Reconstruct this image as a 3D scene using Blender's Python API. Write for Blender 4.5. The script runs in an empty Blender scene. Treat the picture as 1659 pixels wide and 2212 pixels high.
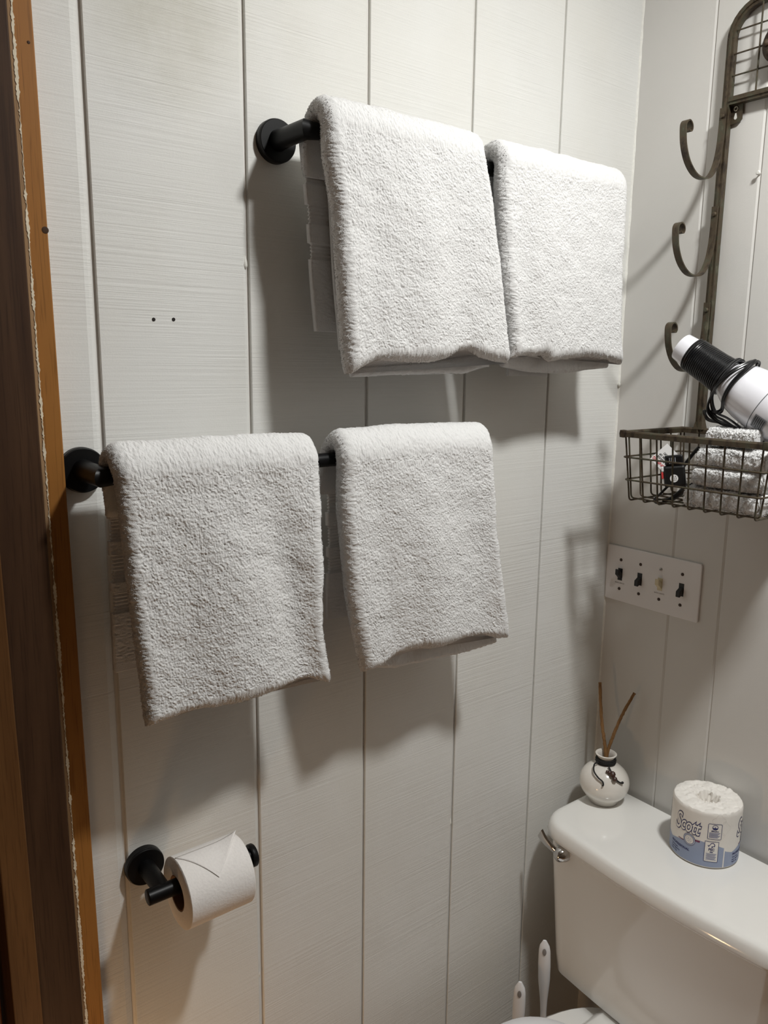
import bpy, bmesh, math, random
import numpy as np
from mathutils import Vector, Matrix

rng = np.random.default_rng(7)
random.seed(7)
SC = bpy.context.scene
COL = SC.collection

# ------------------------------------------------------------------ camera
cam_d = bpy.data.cameras.new('camera')
cam = bpy.data.objects.new('camera', cam_d)
COL.objects.link(cam)
YAW, PITCH, ROLL = 0.6558983, 0.1858874, 0.0110972
fw = Vector((math.sin(YAW) * math.cos(PITCH), math.cos(YAW) * math.cos(PITCH), -math.sin(PITCH)))
rt = Vector((math.cos(YAW), -math.sin(YAW), 0))
up = rt.cross(fw)
c_, s_ = math.cos(ROLL), math.sin(ROLL)
rt2, up2 = c_ * rt + s_ * up, -s_ * rt + c_ * up
M = Matrix((rt2, up2, -fw)).transposed().to_4x4()
M.translation = Vector((-1.33567, -0.97442, 1.61409))
cam.matrix_world = M
cam_d.sensor_fit = 'VERTICAL'
cam_d.sensor_height = 36.0
cam_d.lens = 1701.2 / 2212.0 * 36.0
cam_d.clip_start = 0.02
SC.camera = cam

# ------------------------------------------------------------------ world, light, exposure
world = bpy.data.worlds.new('world')
world.use_nodes = True
world.node_tree.nodes['Background'].inputs[0].default_value = (0.8, 0.75, 0.7, 1)
world.node_tree.nodes['Background'].inputs[1].default_value = 0.02
SC.world = world
SC.view_settings.view_transform = 'Standard'
SC.view_settings.look = 'None'
SC.view_settings.gamma = 1.0
SC.view_settings.use_curve_mapping = False
SC.view_settings.exposure = 0.25
SC.cycles.max_bounces = 10
SC.cycles.diffuse_bounces = 6
SC.cycles.use_denoising = True

LAMP = Vector((-0.44, -0.86, 2.50))
LAMP_W = 16.5
GLOW = Vector((-1.20, -0.20, 0.42))      # unseen low source of the warm wall glow; its lamp is made up
GLOW_W = 30.0

# ------------------------------------------------------------------ helpers
def new_mesh(name, verts, faces, mat=None, parent=None, smooth=False):
    me = bpy.data.meshes.new(name)
    me.from_pydata([tuple(v) for v in verts], [], faces)
    if smooth:
        me.polygons.foreach_set('use_smooth', [True] * len(me.polygons))
    me.update()
    return link(name, me, mat, parent)

def link(name, me, mat=None, parent=None):
    o = bpy.data.objects.new(name, me)
    COL.objects.link(o)
    if mat is not None:
        me.materials.append(mat)
    if parent is not None:
        o.parent = parent
        o.matrix_parent_inverse = parent_world(parent).inverted()
    return o

def parent_world(p):
    m = p.matrix_basis.copy()
    if p.parent is not None:
        m = parent_world(p.parent) @ p.matrix_parent_inverse @ m
    return m

def bm_obj(name, bm, mat=None, parent=None, smooth=False):
    bmesh.ops.recalc_face_normals(bm, faces=bm.faces)
    me = bpy.data.meshes.new(name)
    bm.to_mesh(me)
    bm.free()
    if smooth:
        me.polygons.foreach_set('use_smooth', [True] * len(me.polygons))
    return link(name, me, mat, parent)

def empty(name, loc, label=None, cat=None, group=None):
    o = bpy.data.objects.new(name, None)
    o.empty_display_size = 0.02
    o.location = loc
    COL.objects.link(o)
    if label:
        tag(o, label, cat, group)
    return o

def tag(o, label, cat, group=None):
    o['label'] = label
    o['category'] = cat
    if group:
        o['group'] = group
    return o

def struct(o):
    o['kind'] = 'structure'
    return o

def box_bm(x0, x1, y0, y1, z0, z1, bev=0.0, seg=2):
    bm = bmesh.new()
    vs = [bm.verts.new((x, y, z)) for x in (x0, x1) for y in (y0, y1) for z in (z0, z1)]
    for f in ((0, 1, 3, 2), (4, 6, 7, 5), (0, 4, 5, 1), (2, 3, 7, 6), (0, 2, 6, 4), (1, 5, 7, 3)):
        bm.faces.new([vs[i] for i in f])
    bmesh.ops.recalc_face_normals(bm, faces=bm.faces)
    if bev > 0:
        bmesh.ops.bevel(bm, geom=list(bm.edges), offset=bev, segments=seg, profile=0.5, affect='EDGES')
    return bm

def box(name, x0, x1, y0, y1, z0, z1, mat, parent=None, bev=0.0, seg=2):
    return bm_obj(name, box_bm(x0, x1, y0, y1, z0, z1, bev, seg), mat, parent)

def prism(name, pts, axis, a0, a1, mat, parent=None, bev=0.0, seg=2, smooth=False):
    """polygon pts (u,v) extruded along an axis: axis 'x' -> (a,u,v), 'y' -> (u,a,v), 'z' -> (u,v,a)"""
    bm = bmesh.new()
    f = {'x': lambda u, v, a: (a, u, v), 'y': lambda u, v, a: (u, a, v), 'z': lambda u, v, a: (u, v, a)}[axis]
    A = [bm.verts.new(f(u, v, a0)) for u, v in pts]
    B = [bm.verts.new(f(u, v, a1)) for u, v in pts]
    n = len(pts)
    bm.faces.new(A)
    bm.faces.new(B[::-1])
    for i in range(n):
        bm.faces.new((A[i], B[i], B[(i + 1) % n], A[(i + 1) % n]))
    bmesh.ops.recalc_face_normals(bm, faces=bm.faces)
    if bev > 0:
        es = [e for e in bm.edges if (e.verts[0] in A and e.verts[1] in A) or (e.verts[0] in B and e.verts[1] in B)]
        bmesh.ops.bevel(bm, geom=es, offset=bev, segments=seg, profile=0.5, affect='EDGES')
    return bm_obj(name, bm, mat, parent, smooth)

def tube_vf(pts, r, n=10, closed=False, caps=True):
    """verts, faces of a tube along pts; r a number or one radius per point; corners keep a mitre"""
    P = [Vector(p) for p in pts]
    m = len(P)
    R = [r] * m if not hasattr(r, '__len__') else r
    V, F = [], []
    ref = None
    for i in range(m):
        a = P[(i - 1) % m] if (closed or i > 0) else None
        b = P[(i + 1) % m] if (closed or i < m - 1) else None
        d0 = (P[i] - a).normalized() if a is not None else None
        d1 = (b - P[i]).normalized() if b is not None else None
        if d0 is None: d0 = d1
        if d1 is None: d1 = d0
        t = (d0 + d1)
        t = t.normalized() if t.length > 1e-6 else d0
        cosh = max(0.35, t.dot(d0))
        if ref is None:
            ref = Vector((0, 0, 1)) if abs(d0.z) < 0.9 else Vector((1, 0, 0))
        u = (ref - t * ref.dot(t)).normalized()
        w = t.cross(u)
        bend = d1 - d0
        ref = u
        for k in range(n):
            a_ = 2 * math.pi * k / n
            off = u * math.cos(a_) + w * math.sin(a_)
            if bend.length > 1e-4:
                bb = (bend - t * bend.dot(t))
                if bb.length > 1e-6:
                    bb.normalize()
                    off = off + bb * off.dot(bb) * (1 / cosh - 1)
            V.append(P[i] + off * R[i])
    rows = m if closed else m - 1
    for i in range(rows):
        j = (i + 1) % m
        for k in range(n):
            F.append((i * n + k, i * n + (k + 1) % n, j * n + (k + 1) % n, j * n + k))
    if caps and not closed:
        F.append(tuple(range(n))[::-1])
        F.append(tuple((m - 1) * n + k for k in range(n)))
    return V, F

def tube(name, pts, r, mat, parent=None, n=10, closed=False, smooth=True):
    V, F = tube_vf(pts, r, n, closed)
    o = new_mesh(name, V, F, mat, parent, False)
    if smooth:
        shade_auto(o)
    return o

def shade_auto(o, ang=40):
    me = o.data
    me.polygons.foreach_set('use_smooth', [True] * len(me.polygons))
    bm = bmesh.new()
    bm.from_mesh(me)
    for e in bm.edges:
        if len(e.link_faces) == 2 and e.calc_face_angle(0) > math.radians(ang):
            e.smooth = False
    bm.to_mesh(me)
    bm.free()

def lathe_vf(prof, n=48, axis=Vector((0, 0, 1)), org=Vector((0, 0, 0))):
    ringed = prof[0] == prof[-1]
    axis = Vector(axis).normalized()
    ref = Vector((0, 0, 1)) if abs(axis.z) < 0.9 else Vector((1, 0, 0))
    u = (ref - axis * ref.dot(axis)).normalized()
    w = axis.cross(u)
    V, F = [], []
    for r, h in prof:
        for k in range(n):
            a = 2 * math.pi * k / n
            V.append(Vector(org) + axis * h + (u * math.cos(a) + w * math.sin(a)) * max(r, 1e-5))
    for i in range(len(prof) - 1):
        for k in range(n):
            F.append((i * n + k, i * n + (k + 1) % n, (i + 1) * n + (k + 1) % n, (i + 1) * n + k))
    if prof[0][0] > 1e-4 and not ringed: F.append(tuple(range(n))[::-1])
    if prof[-1][0] > 1e-4 and not ringed: F.append(tuple((len(prof) - 1) * n + k for k in range(n)))
    return V, F

def lathe(name, prof, mat, parent=None, n=48, axis=(0, 0, 1), org=(0, 0, 0), ang=40):
    V, F = lathe_vf(prof, n, axis, org)
    o = new_mesh(name, V, F, mat, parent)
    bm = bmesh.new(); bm.from_mesh(o.data)
    bmesh.ops.remove_doubles(bm, verts=bm.verts, dist=2e-5)
    bmesh.ops.recalc_face_normals(bm, faces=bm.faces)
    bm.to_mesh(o.data); bm.free()
    shade_auto(o, ang)
    return o

def smooth_path(pts, n=8):
    """Catmull-Rom through pts"""
    P = np.array([tuple(p) for p in pts], float)
    P = np.vstack([2 * P[0] - P[1], P, 2 * P[-1] - P[-2]])
    out = []
    for i in range(1, len(P) - 2):
        for k in range(n):
            t = k / n
            a, b, c, d = P[i - 1:i + 3]
            out.append(0.5 * ((2 * b) + (-a + c) * t + (2 * a - 5 * b + 4 * c - d) * t * t + (-a + 3 * b - 3 * c + d) * t ** 3))
    out.append(P[-2])
    return [Vector(p) for p in out]

def rounded(pts, r, n=5):
    """round the corners of an open polyline"""
    P = [Vector(p) for p in pts]
    out = [P[0]]
    for i in range(1, len(P) - 1):
        a = (P[i - 1] - P[i]).normalized(); b = (P[i + 1] - P[i]).normalized()
        for k in range(n + 1):
            t = k / n
            out.append(P[i] + a * r * (1 - t) ** 2 + b * r * t ** 2)
    out.append(P[-1])
    return out

def ribbon(name, path, side, width, thick, mat, parent=None):
    """flat strap following path, its width along the vector side"""
    P = [Vector(p) for p in path]
    side = Vector(side).normalized()
    V, F = [], []
    for i, p in enumerate(P):
        t = (P[min(i + 1, len(P) - 1)] - P[max(i - 1, 0)]).normalized()
        nrm = t.cross(side).normalized()
        for a, b in ((-1, -1), (1, -1), (1, 1), (-1, 1)):
            V.append(p + side * a * width / 2 + nrm * b * thick / 2)
    for i in range(len(P) - 1):
        for k in range(4):
            F.append((i * 4 + k, i * 4 + (k + 1) % 4, (i + 1) * 4 + (k + 1) % 4, (i + 1) * 4 + k))
    F.append((3, 2, 1, 0)); m = 4 * (len(P) - 1); F.append((m, m + 1, m + 2, m + 3))
    o = new_mesh(name, V, F, mat, parent)
    shade_auto(o, 50)
    return o

def join_vf(parts):
    V, F = [], []
    for v, f in parts:
        o = len(V)
        V += list(v)
        F += [tuple(i + o for i in q) for q in f]
    return V, F

def text_vf(body, size, extra=0.0, shear=0.0, align='CENTER', space=1.0):
    cu = bpy.data.curves.new('t', 'FONT')
    cu.body = body
    cu.size = size
    cu.offset = extra
    cu.shear = shear
    cu.space_character = space
    cu.align_x = align
    cu.align_y = 'CENTER'
    cu.resolution_u = 3
    ob = bpy.data.objects.new('t', cu)
    COL.objects.link(ob)
    dg = bpy.context.evaluated_depsgraph_get()
    me = bpy.data.meshes.new_from_object(ob.evaluated_get(dg))
    V = [tuple(v.co) for v in me.vertices]
    F = [tuple(p.vertices) for p in me.polygons]
    bpy.data.objects.remove(ob)
    bpy.data.curves.remove(cu)
    bpy.data.meshes.remove(me)
    return V, F

def rect_vf(x0, x1, y0, y1, nx=1):
    V, F = [], []
    for i in range(nx + 1):
        x = x0 + (x1 - x0) * i / nx
        V += [(x, y0, 0), (x, y1, 0)]
    for i in range(nx):
        F.append((2 * i, 2 * i + 2, 2 * i + 3, 2 * i + 1))
    return V, F

def ring_vf(cx, cy, r0, r1, n=40, sx=1.0):
    V, F = [], []
    for k in range(n):
        a = 2 * math.pi * k / n
        V += [(cx + sx * r0 * math.cos(a), cy + r0 * math.sin(a), 0), (cx + sx * r1 * math.cos(a), cy + r1 * math.sin(a), 0)]
    for k in range(n):
        j = (k + 1) % n
        F.append((2 * k, 2 * k + 1, 2 * j + 1, 2 * j))
    return V, F

def rrect_pts(x0, x1, y0, y1, r, n=5):
    out = []
    for cx, cy, a0 in ((x1 - r, y1 - r, 0), (x0 + r, y1 - r, 90), (x0 + r, y0 + r, 180), (x1 - r, y0 + r, 270)):
        for k in range(n + 1):
            a = math.radians(a0 + 90 * k / n)
            out.append((cx + r * math.cos(a), cy + r * math.sin(a)))
    return out

def frame_vf(x0, x1, y0, y1, r, w):
    A = rrect_pts(x0, x1, y0, y1, r)
    B = rrect_pts(x0 + w, x1 - w, y0 + w, y1 - w, max(r - w, 1e-4))
    def dense(P):                                      # extra points along the long sides so the frame can bend
        out = []
        for i in range(len(P)):
            a, b = P[i], P[(i + 1) % len(P)]
            k = 6 if math.hypot(b[0] - a[0], b[1] - a[1]) > 0.004 else 1
            out += [(a[0] + (b[0] - a[0]) * j / k, a[1] + (b[1] - a[1]) * j / k) for j in range(k)]
        return out
    A, B = dense(A), dense(B)
    n = len(A)
    V = [(x, y, 0) for x, y in A] + [(x, y, 0) for x, y in B]
    F = [(i, (i + 1) % n, n + (i + 1) % n, n + i) for i in range(n)]
    return V, F

def poly_vf(pts):
    return [(x, y, 0) for x, y in pts], [tuple(range(len(pts)))]

# ------------------------------------------------------------------ materials
def mat_base(name):
    m = bpy.data.materials.new(name)
    m.use_nodes = True
    nt = m.node_tree
    b = nt.nodes['Principled BSDF']
    return m, nt, b

def nodes_noise(nt, scale, detail=4, stretch=(1, 1, 1), rough=0.55, rot=(0, 0, 0)):
    tc = nt.nodes.new('ShaderNodeTexCoord')
    mp = nt.nodes.new('ShaderNodeMapping')
    mp.inputs['Scale'].default_value = stretch
    mp.inputs['Rotation'].default_value = rot
    nz = nt.nodes.new('ShaderNodeTexNoise')
    nz.inputs['Scale'].default_value = scale
    nz.inputs['Detail'].default_value = detail
    nz.inputs['Roughness'].default_value = rough
    nt.links.new(tc.outputs['Object'], mp.inputs['Vector'])
    nt.links.new(mp.outputs['Vector'], nz.inputs['Vector'])
    return nz

def ramp(nt, src, stops):
    r = nt.nodes.new('ShaderNodeValToRGB')
    e = r.color_ramp.elements
    while len(e) < len(stops):
        e.new(0.5)
    for i, (p, c) in enumerate(stops):
        e[i].position = p
        e[i].color = (*c, 1)
    nt.links.new(src, r.inputs['Fac'])
    return r

def add_bump(nt, b, src, strength, dist, prev=None):
    bp = nt.nodes.new('ShaderNodeBump')
    bp.inputs['Strength'].default_value = strength
    bp.inputs['Distance'].default_value = dist
    nt.links.new(src, bp.inputs['Height'])
    if prev is not None:
        nt.links.new(prev.outputs['Normal'], bp.inputs['Normal'])
    nt.links.new(bp.outputs['Normal'], b.inputs['Normal'])
    return bp

def mat_plain(name, col, rough=0.5, metal=0.0, var=0.06, scale=30, bump=0.0, coat=0.0, spec=0.5):
    m, nt, b = mat_base(name)
    nz = nodes_noise(nt, scale, 3)
    lo = tuple(max(0, c * (1 - var)) for c in col)
    hi = tuple(min(1, c * (1 + var)) for c in col)
    r = ramp(nt, nz.outputs['Fac'], ((0.3, lo), (0.7, hi)))
    nt.links.new(r.outputs['Color'], b.inputs['Base Color'])
    b.inputs['Roughness'].default_value = rough
    b.inputs['Metallic'].default_value = metal
    b.inputs['Coat Weight'].default_value = coat
    b.inputs['Specular IOR Level'].default_value = spec
    if bump > 0:
        add_bump(nt, b, nz.outputs['Fac'], 0.6, bump)
    return m

def mat_panel(name, col, stain, saw, rough=0.5):
    """painted sheet panelling: sawn cross striations (across z), faint stains, roller texture"""
    m, nt, b = mat_base(name)
    big = nodes_noise(nt, 3.5, 3, (1, 1, 0.45))
    r = ramp(nt, big.outputs['Fac'], ((0.32, stain), (0.62, col)))
    out = r.outputs['Color']
    if saw > 0:                                       # an old water mark high on the second board
        tc = nt.nodes.new('ShaderNodeTexCoord')
        ds = nt.nodes.new('ShaderNodeVectorMath'); ds.operation = 'DISTANCE'
        ds.inputs[1].default_value = (-0.925, 0.0, 2.03)
        nt.links.new(tc.outputs['Object'], ds.inputs[0])
        mr = nt.nodes.new('ShaderNodeMapRange'); mr.inputs['From Min'].default_value = 0.02; mr.inputs['From Max'].default_value = 0.13
        mr.inputs['To Min'].default_value = 1.0; mr.inputs['To Max'].default_value = 0.0
        nt.links.new(ds.outputs['Value'], mr.inputs['Value'])
        blot = nodes_noise(nt, 22, 4, (1, 1, 0.6))
        ml = nt.nodes.new('ShaderNodeMath'); ml.operation = 'MULTIPLY'
        nt.links.new(mr.outputs['Result'], ml.inputs[0]); nt.links.new(blot.outputs['Fac'], ml.inputs[1])
        mx = nt.nodes.new('ShaderNodeMix'); mx.data_type = 'RGBA'
        nt.links.new(ml.outputs[0], mx.inputs[0]); nt.links.new(out, mx.inputs[6])
        mx.inputs[7].default_value = (0.50, 0.48, 0.40, 1)
        out = mx.outputs[2]
    nt.links.new(out, b.inputs['Base Color'])
    b.inputs['Roughness'].default_value = rough
    b.inputs['Specular IOR Level'].default_value = 0.3
    fine = nodes_noise(nt, 450, 2, (1, 1, 1))
    bp = add_bump(nt, b, fine.outputs['Fac'], 0.25, 0.0004)
    if saw > 0:
        st = nodes_noise(nt, 1.0, 5, (2.2, 2.2, 230), 0.72, (0, math.radians(0.7), 0))
        patch = nodes_noise(nt, 4.0, 2, (1, 1, 1.5))
        pr = nt.nodes.new('ShaderNodeMapRange')
        pr.inputs['From Min'].default_value = 0.35
        pr.inputs['From Max'].default_value = 0.65
        pr.inputs['To Min'].default_value = 0.25
        nt.links.new(patch.outputs['Fac'], pr.inputs['Value'])
        mul = nt.nodes.new('ShaderNodeMath'); mul.operation = 'MULTIPLY'
        nt.links.new(st.outputs['Fac'], mul.inputs[0])
        nt.links.new(pr.outputs['Result'], mul.inputs[1])
        bp = add_bump(nt, b, mul.outputs[0], 0.55, saw, bp)
    return m

def mat_wood(name, dark, light, scale=1.0, rough=0.45, grain=26, ctr=0.5, spr=0.22):
    m, nt, b = mat_base(name)
    nz = nodes_noise(nt, 1.0, 6, (grain * scale, grain * scale, 1.6 * scale), 0.62)
    nz.inputs['Distortion'].default_value = 0.6
    r = ramp(nt, nz.outputs['Fac'], ((ctr - spr, dark), (ctr + spr, light)))
    pores = nodes_noise(nt, 1.0, 2, (500, 500, 14), 0.5)
    pr = ramp(nt, pores.outputs['Fac'], ((0.36, (0.45, 0.42, 0.4)), (0.46, (1, 1, 1))))
    mx = nt.nodes.new('ShaderNodeMix'); mx.data_type = 'RGBA'; mx.blend_type = 'MULTIPLY'
    mx.inputs[0].default_value = 0.45
    nt.links.new(r.outputs['Color'], mx.inputs[6])
    nt.links.new(pr.outputs['Color'], mx.inputs[7])
    nt.links.new(mx.outputs[2], b.inputs['Base Color'])
    b.inputs['Roughness'].default_value = rough
    b.inputs['Specular IOR Level'].default_value = 0.22
    add_bump(nt, b, nz.outputs['Fac'], 0.25, 0.0006)
    return m

def mat_terry(name, col, scale=620, bump=0.0011):
    m, nt, b = mat_base(name)
    nz = nodes_noise(nt, scale, 2, (1, 1, 1))
    r = ramp(nt, nz.outputs['Fac'], ((0.25, tuple(c * 0.92 for c in col)), (0.7, col)))
    nt.links.new(r.outputs['Color'], b.inputs['Base Color'])
    b.inputs['Roughness'].default_value = 0.9
    b.inputs['Specular IOR Level'].default_value = 0.15
    b.inputs['Sheen Weight'].default_value = 0.15
    b.inputs['Sheen Roughness'].default_value = 0.5
    if bump:
        add_bump(nt, b, nz.outputs['Fac'], 0.8, bump)
    return m

def mat_metal_patina(name):
    m, nt, b = mat_base(name)
    nz = nodes_noise(nt, 60, 5, (1, 1, 0.6), 0.65)
    r = ramp(nt, nz.outputs['Fac'], ((0.34, (0.030, 0.020, 0.013)), (0.48, (0.085, 0.062, 0.038)), (0.58, (0.070, 0.066, 0.042)), (0.72, (0.16, 0.15, 0.10))))
    nt.links.new(r.outputs['Color'], b.inputs['Base Color'])
    b.inputs['Metallic'].default_value = 0.35
    b.inputs['Roughness'].default_value = 0.5
    add_bump(nt, b, nz.outputs['Fac'], 0.3, 0.0008)
    return m

def mat_emit(name, col, strength):
    m, nt, b = mat_base(name)
    b.inputs['Base Color'].default_value = (*col, 1)
    b.inputs['Emission Color'].default_value = (*col, 1)
    b.inputs['Emission Strength'].default_value = strength
    return m

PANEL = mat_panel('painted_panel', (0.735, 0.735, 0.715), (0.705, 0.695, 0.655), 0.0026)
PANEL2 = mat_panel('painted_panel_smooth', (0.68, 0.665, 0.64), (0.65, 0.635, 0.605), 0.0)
GROOVE = mat_plain('painted_groove', (0.74, 0.72, 0.69), 0.6, var=0.05)
CAULK = mat_plain('caulk', (0.78, 0.77, 0.72), 0.6, var=0.05, scale=200, bump=0.001)
CEIL = mat_plain('ceiling_paint', (0.74, 0.72, 0.68), 0.8, var=0.03)
FLOOR = mat_wood('floor_wood', (0.16, 0.08, 0.035), (0.34, 0.19, 0.09), 1.0, 0.4)
ORANGE = mat_wood('orange_pine', (0.22, 0.085, 0.018), (0.34, 0.15, 0.036), 0.5, 0.5, 14, 0.45, 0.3)
WALLB = mat_wood('brown_wall_boards', (0.10, 0.075, 0.052), (0.18, 0.138, 0.10), 0.5, 0.6)
DARKW = mat_wood('dark_walnut_stain', (0.034, 0.015, 0.007), (0.080, 0.040, 0.019), 1.0, 0.6)
MIDW = mat_wood('brown_mahogany', (0.085, 0.036, 0.011), (0.155, 0.072, 0.024), 1.0, 0.55)
REDW = mat_wood('red_brown_door', (0.075, 0.022, 0.008), (0.13, 0.042, 0.014), 1.0, 0.45)
TANW = mat_wood('bare_wood_edge', (0.26, 0.15, 0.07), (0.42, 0.27, 0.15), 1.0, 0.6)
CHIP = mat_plain('chipped_cream_paint', (0.70, 0.62, 0.48), 0.7, var=0.15, scale=120)
BLACK = mat_plain('matte_black_metal', (0.0032, 0.0032, 0.0036), 0.40, 0.0, var=0.1, scale=80, spec=0.22)
TERRY = mat_terry('white_terry', (0.75, 0.747, 0.744), 900, 0.0008)
def mat_pile(name, col):
    """yarn loops: light passes partly through them"""
    m, nt, b = mat_base(name)
    nz = nodes_noise(nt, 300, 2)
    r = ramp(nt, nz.outputs['Fac'], ((0.25, tuple(c * 0.97 for c in col)), (0.7, col)))
    df = nt.nodes.new('ShaderNodeBsdfDiffuse'); tr = nt.nodes.new('ShaderNodeBsdfTranslucent'); mx = nt.nodes.new('ShaderNodeMixShader')
    nt.links.new(r.outputs['Color'], df.inputs['Color']); nt.links.new(r.outputs['Color'], tr.inputs['Color'])
    mx.inputs[0].default_value = 0.5
    nt.links.new(df.outputs[0], mx.inputs[1]); nt.links.new(tr.outputs[0], mx.inputs[2])
    nt.links.new(mx.outputs[0], nt.nodes['Material Output'].inputs['Surface'])
    return m
PILE = mat_pile('white_terry_pile', (0.82, 0.817, 0.815))
TERRYB = mat_terry('white_terry_back', (0.77, 0.765, 0.76), 700, 0.0008)
TERRYSH = mat_terry('white_flat_weave', (0.84, 0.82, 0.81), 900, 0.0005)
PORC = mat_plain('white_porcelain', (0.84, 0.83, 0.80), 0.12, var=0.01, scale=5, coat=0.4)
PLAST = mat_plain('white_plastic', (0.84, 0.84, 0.86), 0.25, var=0.01)
DRYERW = mat_plain('dryer_white_gloss', (0.80, 0.80, 0.85), 0.12, var=0.01, coat=0.5)
CHROME = mat_plain('chrome', (0.60, 0.59, 0.58), 0.10, 1.0, var=0.03)
PATINA = mat_metal_patina('aged_bronze')
RUST = mat_plain('rusty_medallion', (0.05, 0.029, 0.015), 0.7, 0.1, var=0.4, scale=60, bump=0.001)
CERAM = mat_plain('cream_ceramic', (0.80, 0.765, 0.71), 0.15, var=0.02, coat=0.4)
TWIG = mat_wood('dry_reed', (0.19, 0.095, 0.035), (0.33, 0.185, 0.08), 3.0, 0.65)
CORDM = mat_plain('black_cord', (0.008, 0.008, 0.008), 0.7, var=0.2, scale=300)
CABLE = mat_plain('black_rubber_cable', (0.007, 0.007, 0.008), 0.28, var=0.1, scale=60)
BEAD = mat_plain('brown_wood_bead', (0.055, 0.022, 0.014), 0.4, var=0.25, scale=150)
TISSUE = mat_plain('tissue_paper', (0.84, 0.81, 0.785), 0.95, var=0.02, scale=300, bump=0.0008)
CARD = mat_plain('brown_cardboard', (0.24, 0.12, 0.055), 0.85, var=0.1, scale=90)
WRAP = mat_plain('white_wrapper', (0.84, 0.81, 0.765), 0.6, var=0.02, scale=60)
WRAPLINE = mat_plain('grey_pattern_print', (0.66, 0.64, 0.61), 0.6)
BLUE = mat_plain('pale_blue_print', (0.32, 0.375, 0.52), 0.55, var=0.03)
NAVY = mat_plain('navy_print', (0.03, 0.035, 0.145), 0.55)
LILAC = mat_plain('grey_blue_small_print', (0.28, 0.30, 0.44), 0.55)
WINE = mat_plain('wine_red_print', (0.17, 0.03, 0.085), 0.55)
PLATE = mat_plain('painted_switch_plate', (0.79, 0.765, 0.76), 0.45, var=0.02, scale=12)
PAINTW = mat_plain('white_screw_paint', (0.75, 0.74, 0.7), 0.5)
HOLE = mat_plain('dark_hole', (0.012, 0.008, 0.006), 0.8)
SCREW = mat_plain('brown_screw', (0.06, 0.04, 0.03), 0.5, 0.4)
STEEL = mat_plain('steel_screw', (0.45, 0.43, 0.4), 0.4, 0.7)
IVORY = mat_plain('ivory_switch', (0.62, 0.54, 0.36), 0.4, var=0.03)
SWBLACK = mat_plain('black_switch', (0.006, 0.006, 0.006), 0.45)
GREYP = mat_plain('grey_small_print', (0.25, 0.23, 0.22), 0.6)
PAPER = mat_plain('white_tag_paper', (0.84, 0.83, 0.82), 0.6, var=0.01)
REDP = mat_plain('red_print', (0.60, 0.05, 0.05), 0.5)
BLKP = mat_plain('black_print', (0.015, 0.015, 0.015), 0.5)
GREYLAB = mat_plain('grey_rating_label', (0.24, 0.25, 0.27), 0.4)
DRYGREY = mat_plain('grey_dryer_trim', (0.16, 0.17, 0.18), 0.4)
BRASS = mat_plain('brass_prong', (0.5, 0.46, 0.38), 0.3, 0.9)
EMIT = mat_emit('lit_diffuser', (1.0, 0.96, 0.9), 6.0)
WARM = mat_emit('added_warm_globe', (1.0, 0.62, 0.32), GLOW_W)

# ------------------------------------------------------------------ room shell
ZC = 2.56
XL, YF = -2.05, -1.75
GD = 0.0048
wb = struct(box('wall_back', -1.1, 0.02, GD, 0.08, 0, ZC, GROOVE))
# each board: sharp left arris, right edge falling off in a slope towards the groove (a = left edge, b = end of slope, f = slope width)
edges = [(-1.0745, -1.0188 - 0.0050, 0.0090), (-1.0188, -0.8158 - 0.0042, 0.0050), (-0.8158, -0.619 - 0.0036, 0.0045), (-0.619, -0.4163 - 0.003, 0.0040), (-0.4163, -0.2079 - 0.0026, 0.0035), (-0.2079, 0.0, 0.0)]
for a, b, f in edges:
    pts = [(a, GD + 0.001), (a, 0.0008), (a + 0.0008, 0.0)] + ([(b - f, 0.0), (b - f * 0.45, 0.0014), (b, 0.0032)] if f else [(b, 0.0)]) + [(b, GD + 0.001)]
    prism('panel_board', pts, 'z', 0.0, ZC, PANEL, wb)
for x, z in ((-0.9508, 1.6653), (-0.9248, 1.6664)):
    lathe('nail_hole', [(0.0, -0.0009), (0.0019, -0.0009), (0.0023, -0.0003), (0.0024, 0.003)], HOLE, wb, 14, (0, 1, 0), (x, 0, z))
# drips of paint in the second and fourth groove
for x, z, s in ((-0.8215, 1.742, 1.0), (-0.4215, 0.778, 0.9), (-0.823, 0.665, 0.6)):
    V, F = lathe_vf([(0.0, -0.004), (0.002, -0.0035), (0.0034, -0.001), (0.0025, 0.003), (0.0012, 0.006), (0.0, 0.007)], 10, (0, 0, 1), (0, 0, 0))
    V = [Vector((v.x * s + random.uniform(-.0006, .0006) + x, v.y * 0.9 * s + 0.002, v.z * 1.6 * s + z)) for v in V]
    new_mesh('paint_drip', V, F, CAULK, wb, True)

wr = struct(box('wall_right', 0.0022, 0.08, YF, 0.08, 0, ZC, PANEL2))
yb_ = [0.0, -0.1506, -0.2524, -0.4545, -0.556, -0.76, -0.862, -1.065, -1.167, -1.37, -1.472, YF]
for i in range(len(yb_) - 1):
    a, b = yb_[i + 1], yb_[i]
    pts = [(0.0028, b), (0.0016, b), (0.0002, b - 0.0008), (0.0, b - 0.0014), (0.0, a + 0.0048), (0.0004, a + 0.0040), (0.0020, a + 0.0006), (0.0028, a + 0.0004)]
    if i == 0: pts[0:4] = [(0.0028, b), (0.0, b)]
    prism('panel_board', pts, 'z', 0.0, ZC, PANEL2, wr)
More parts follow.
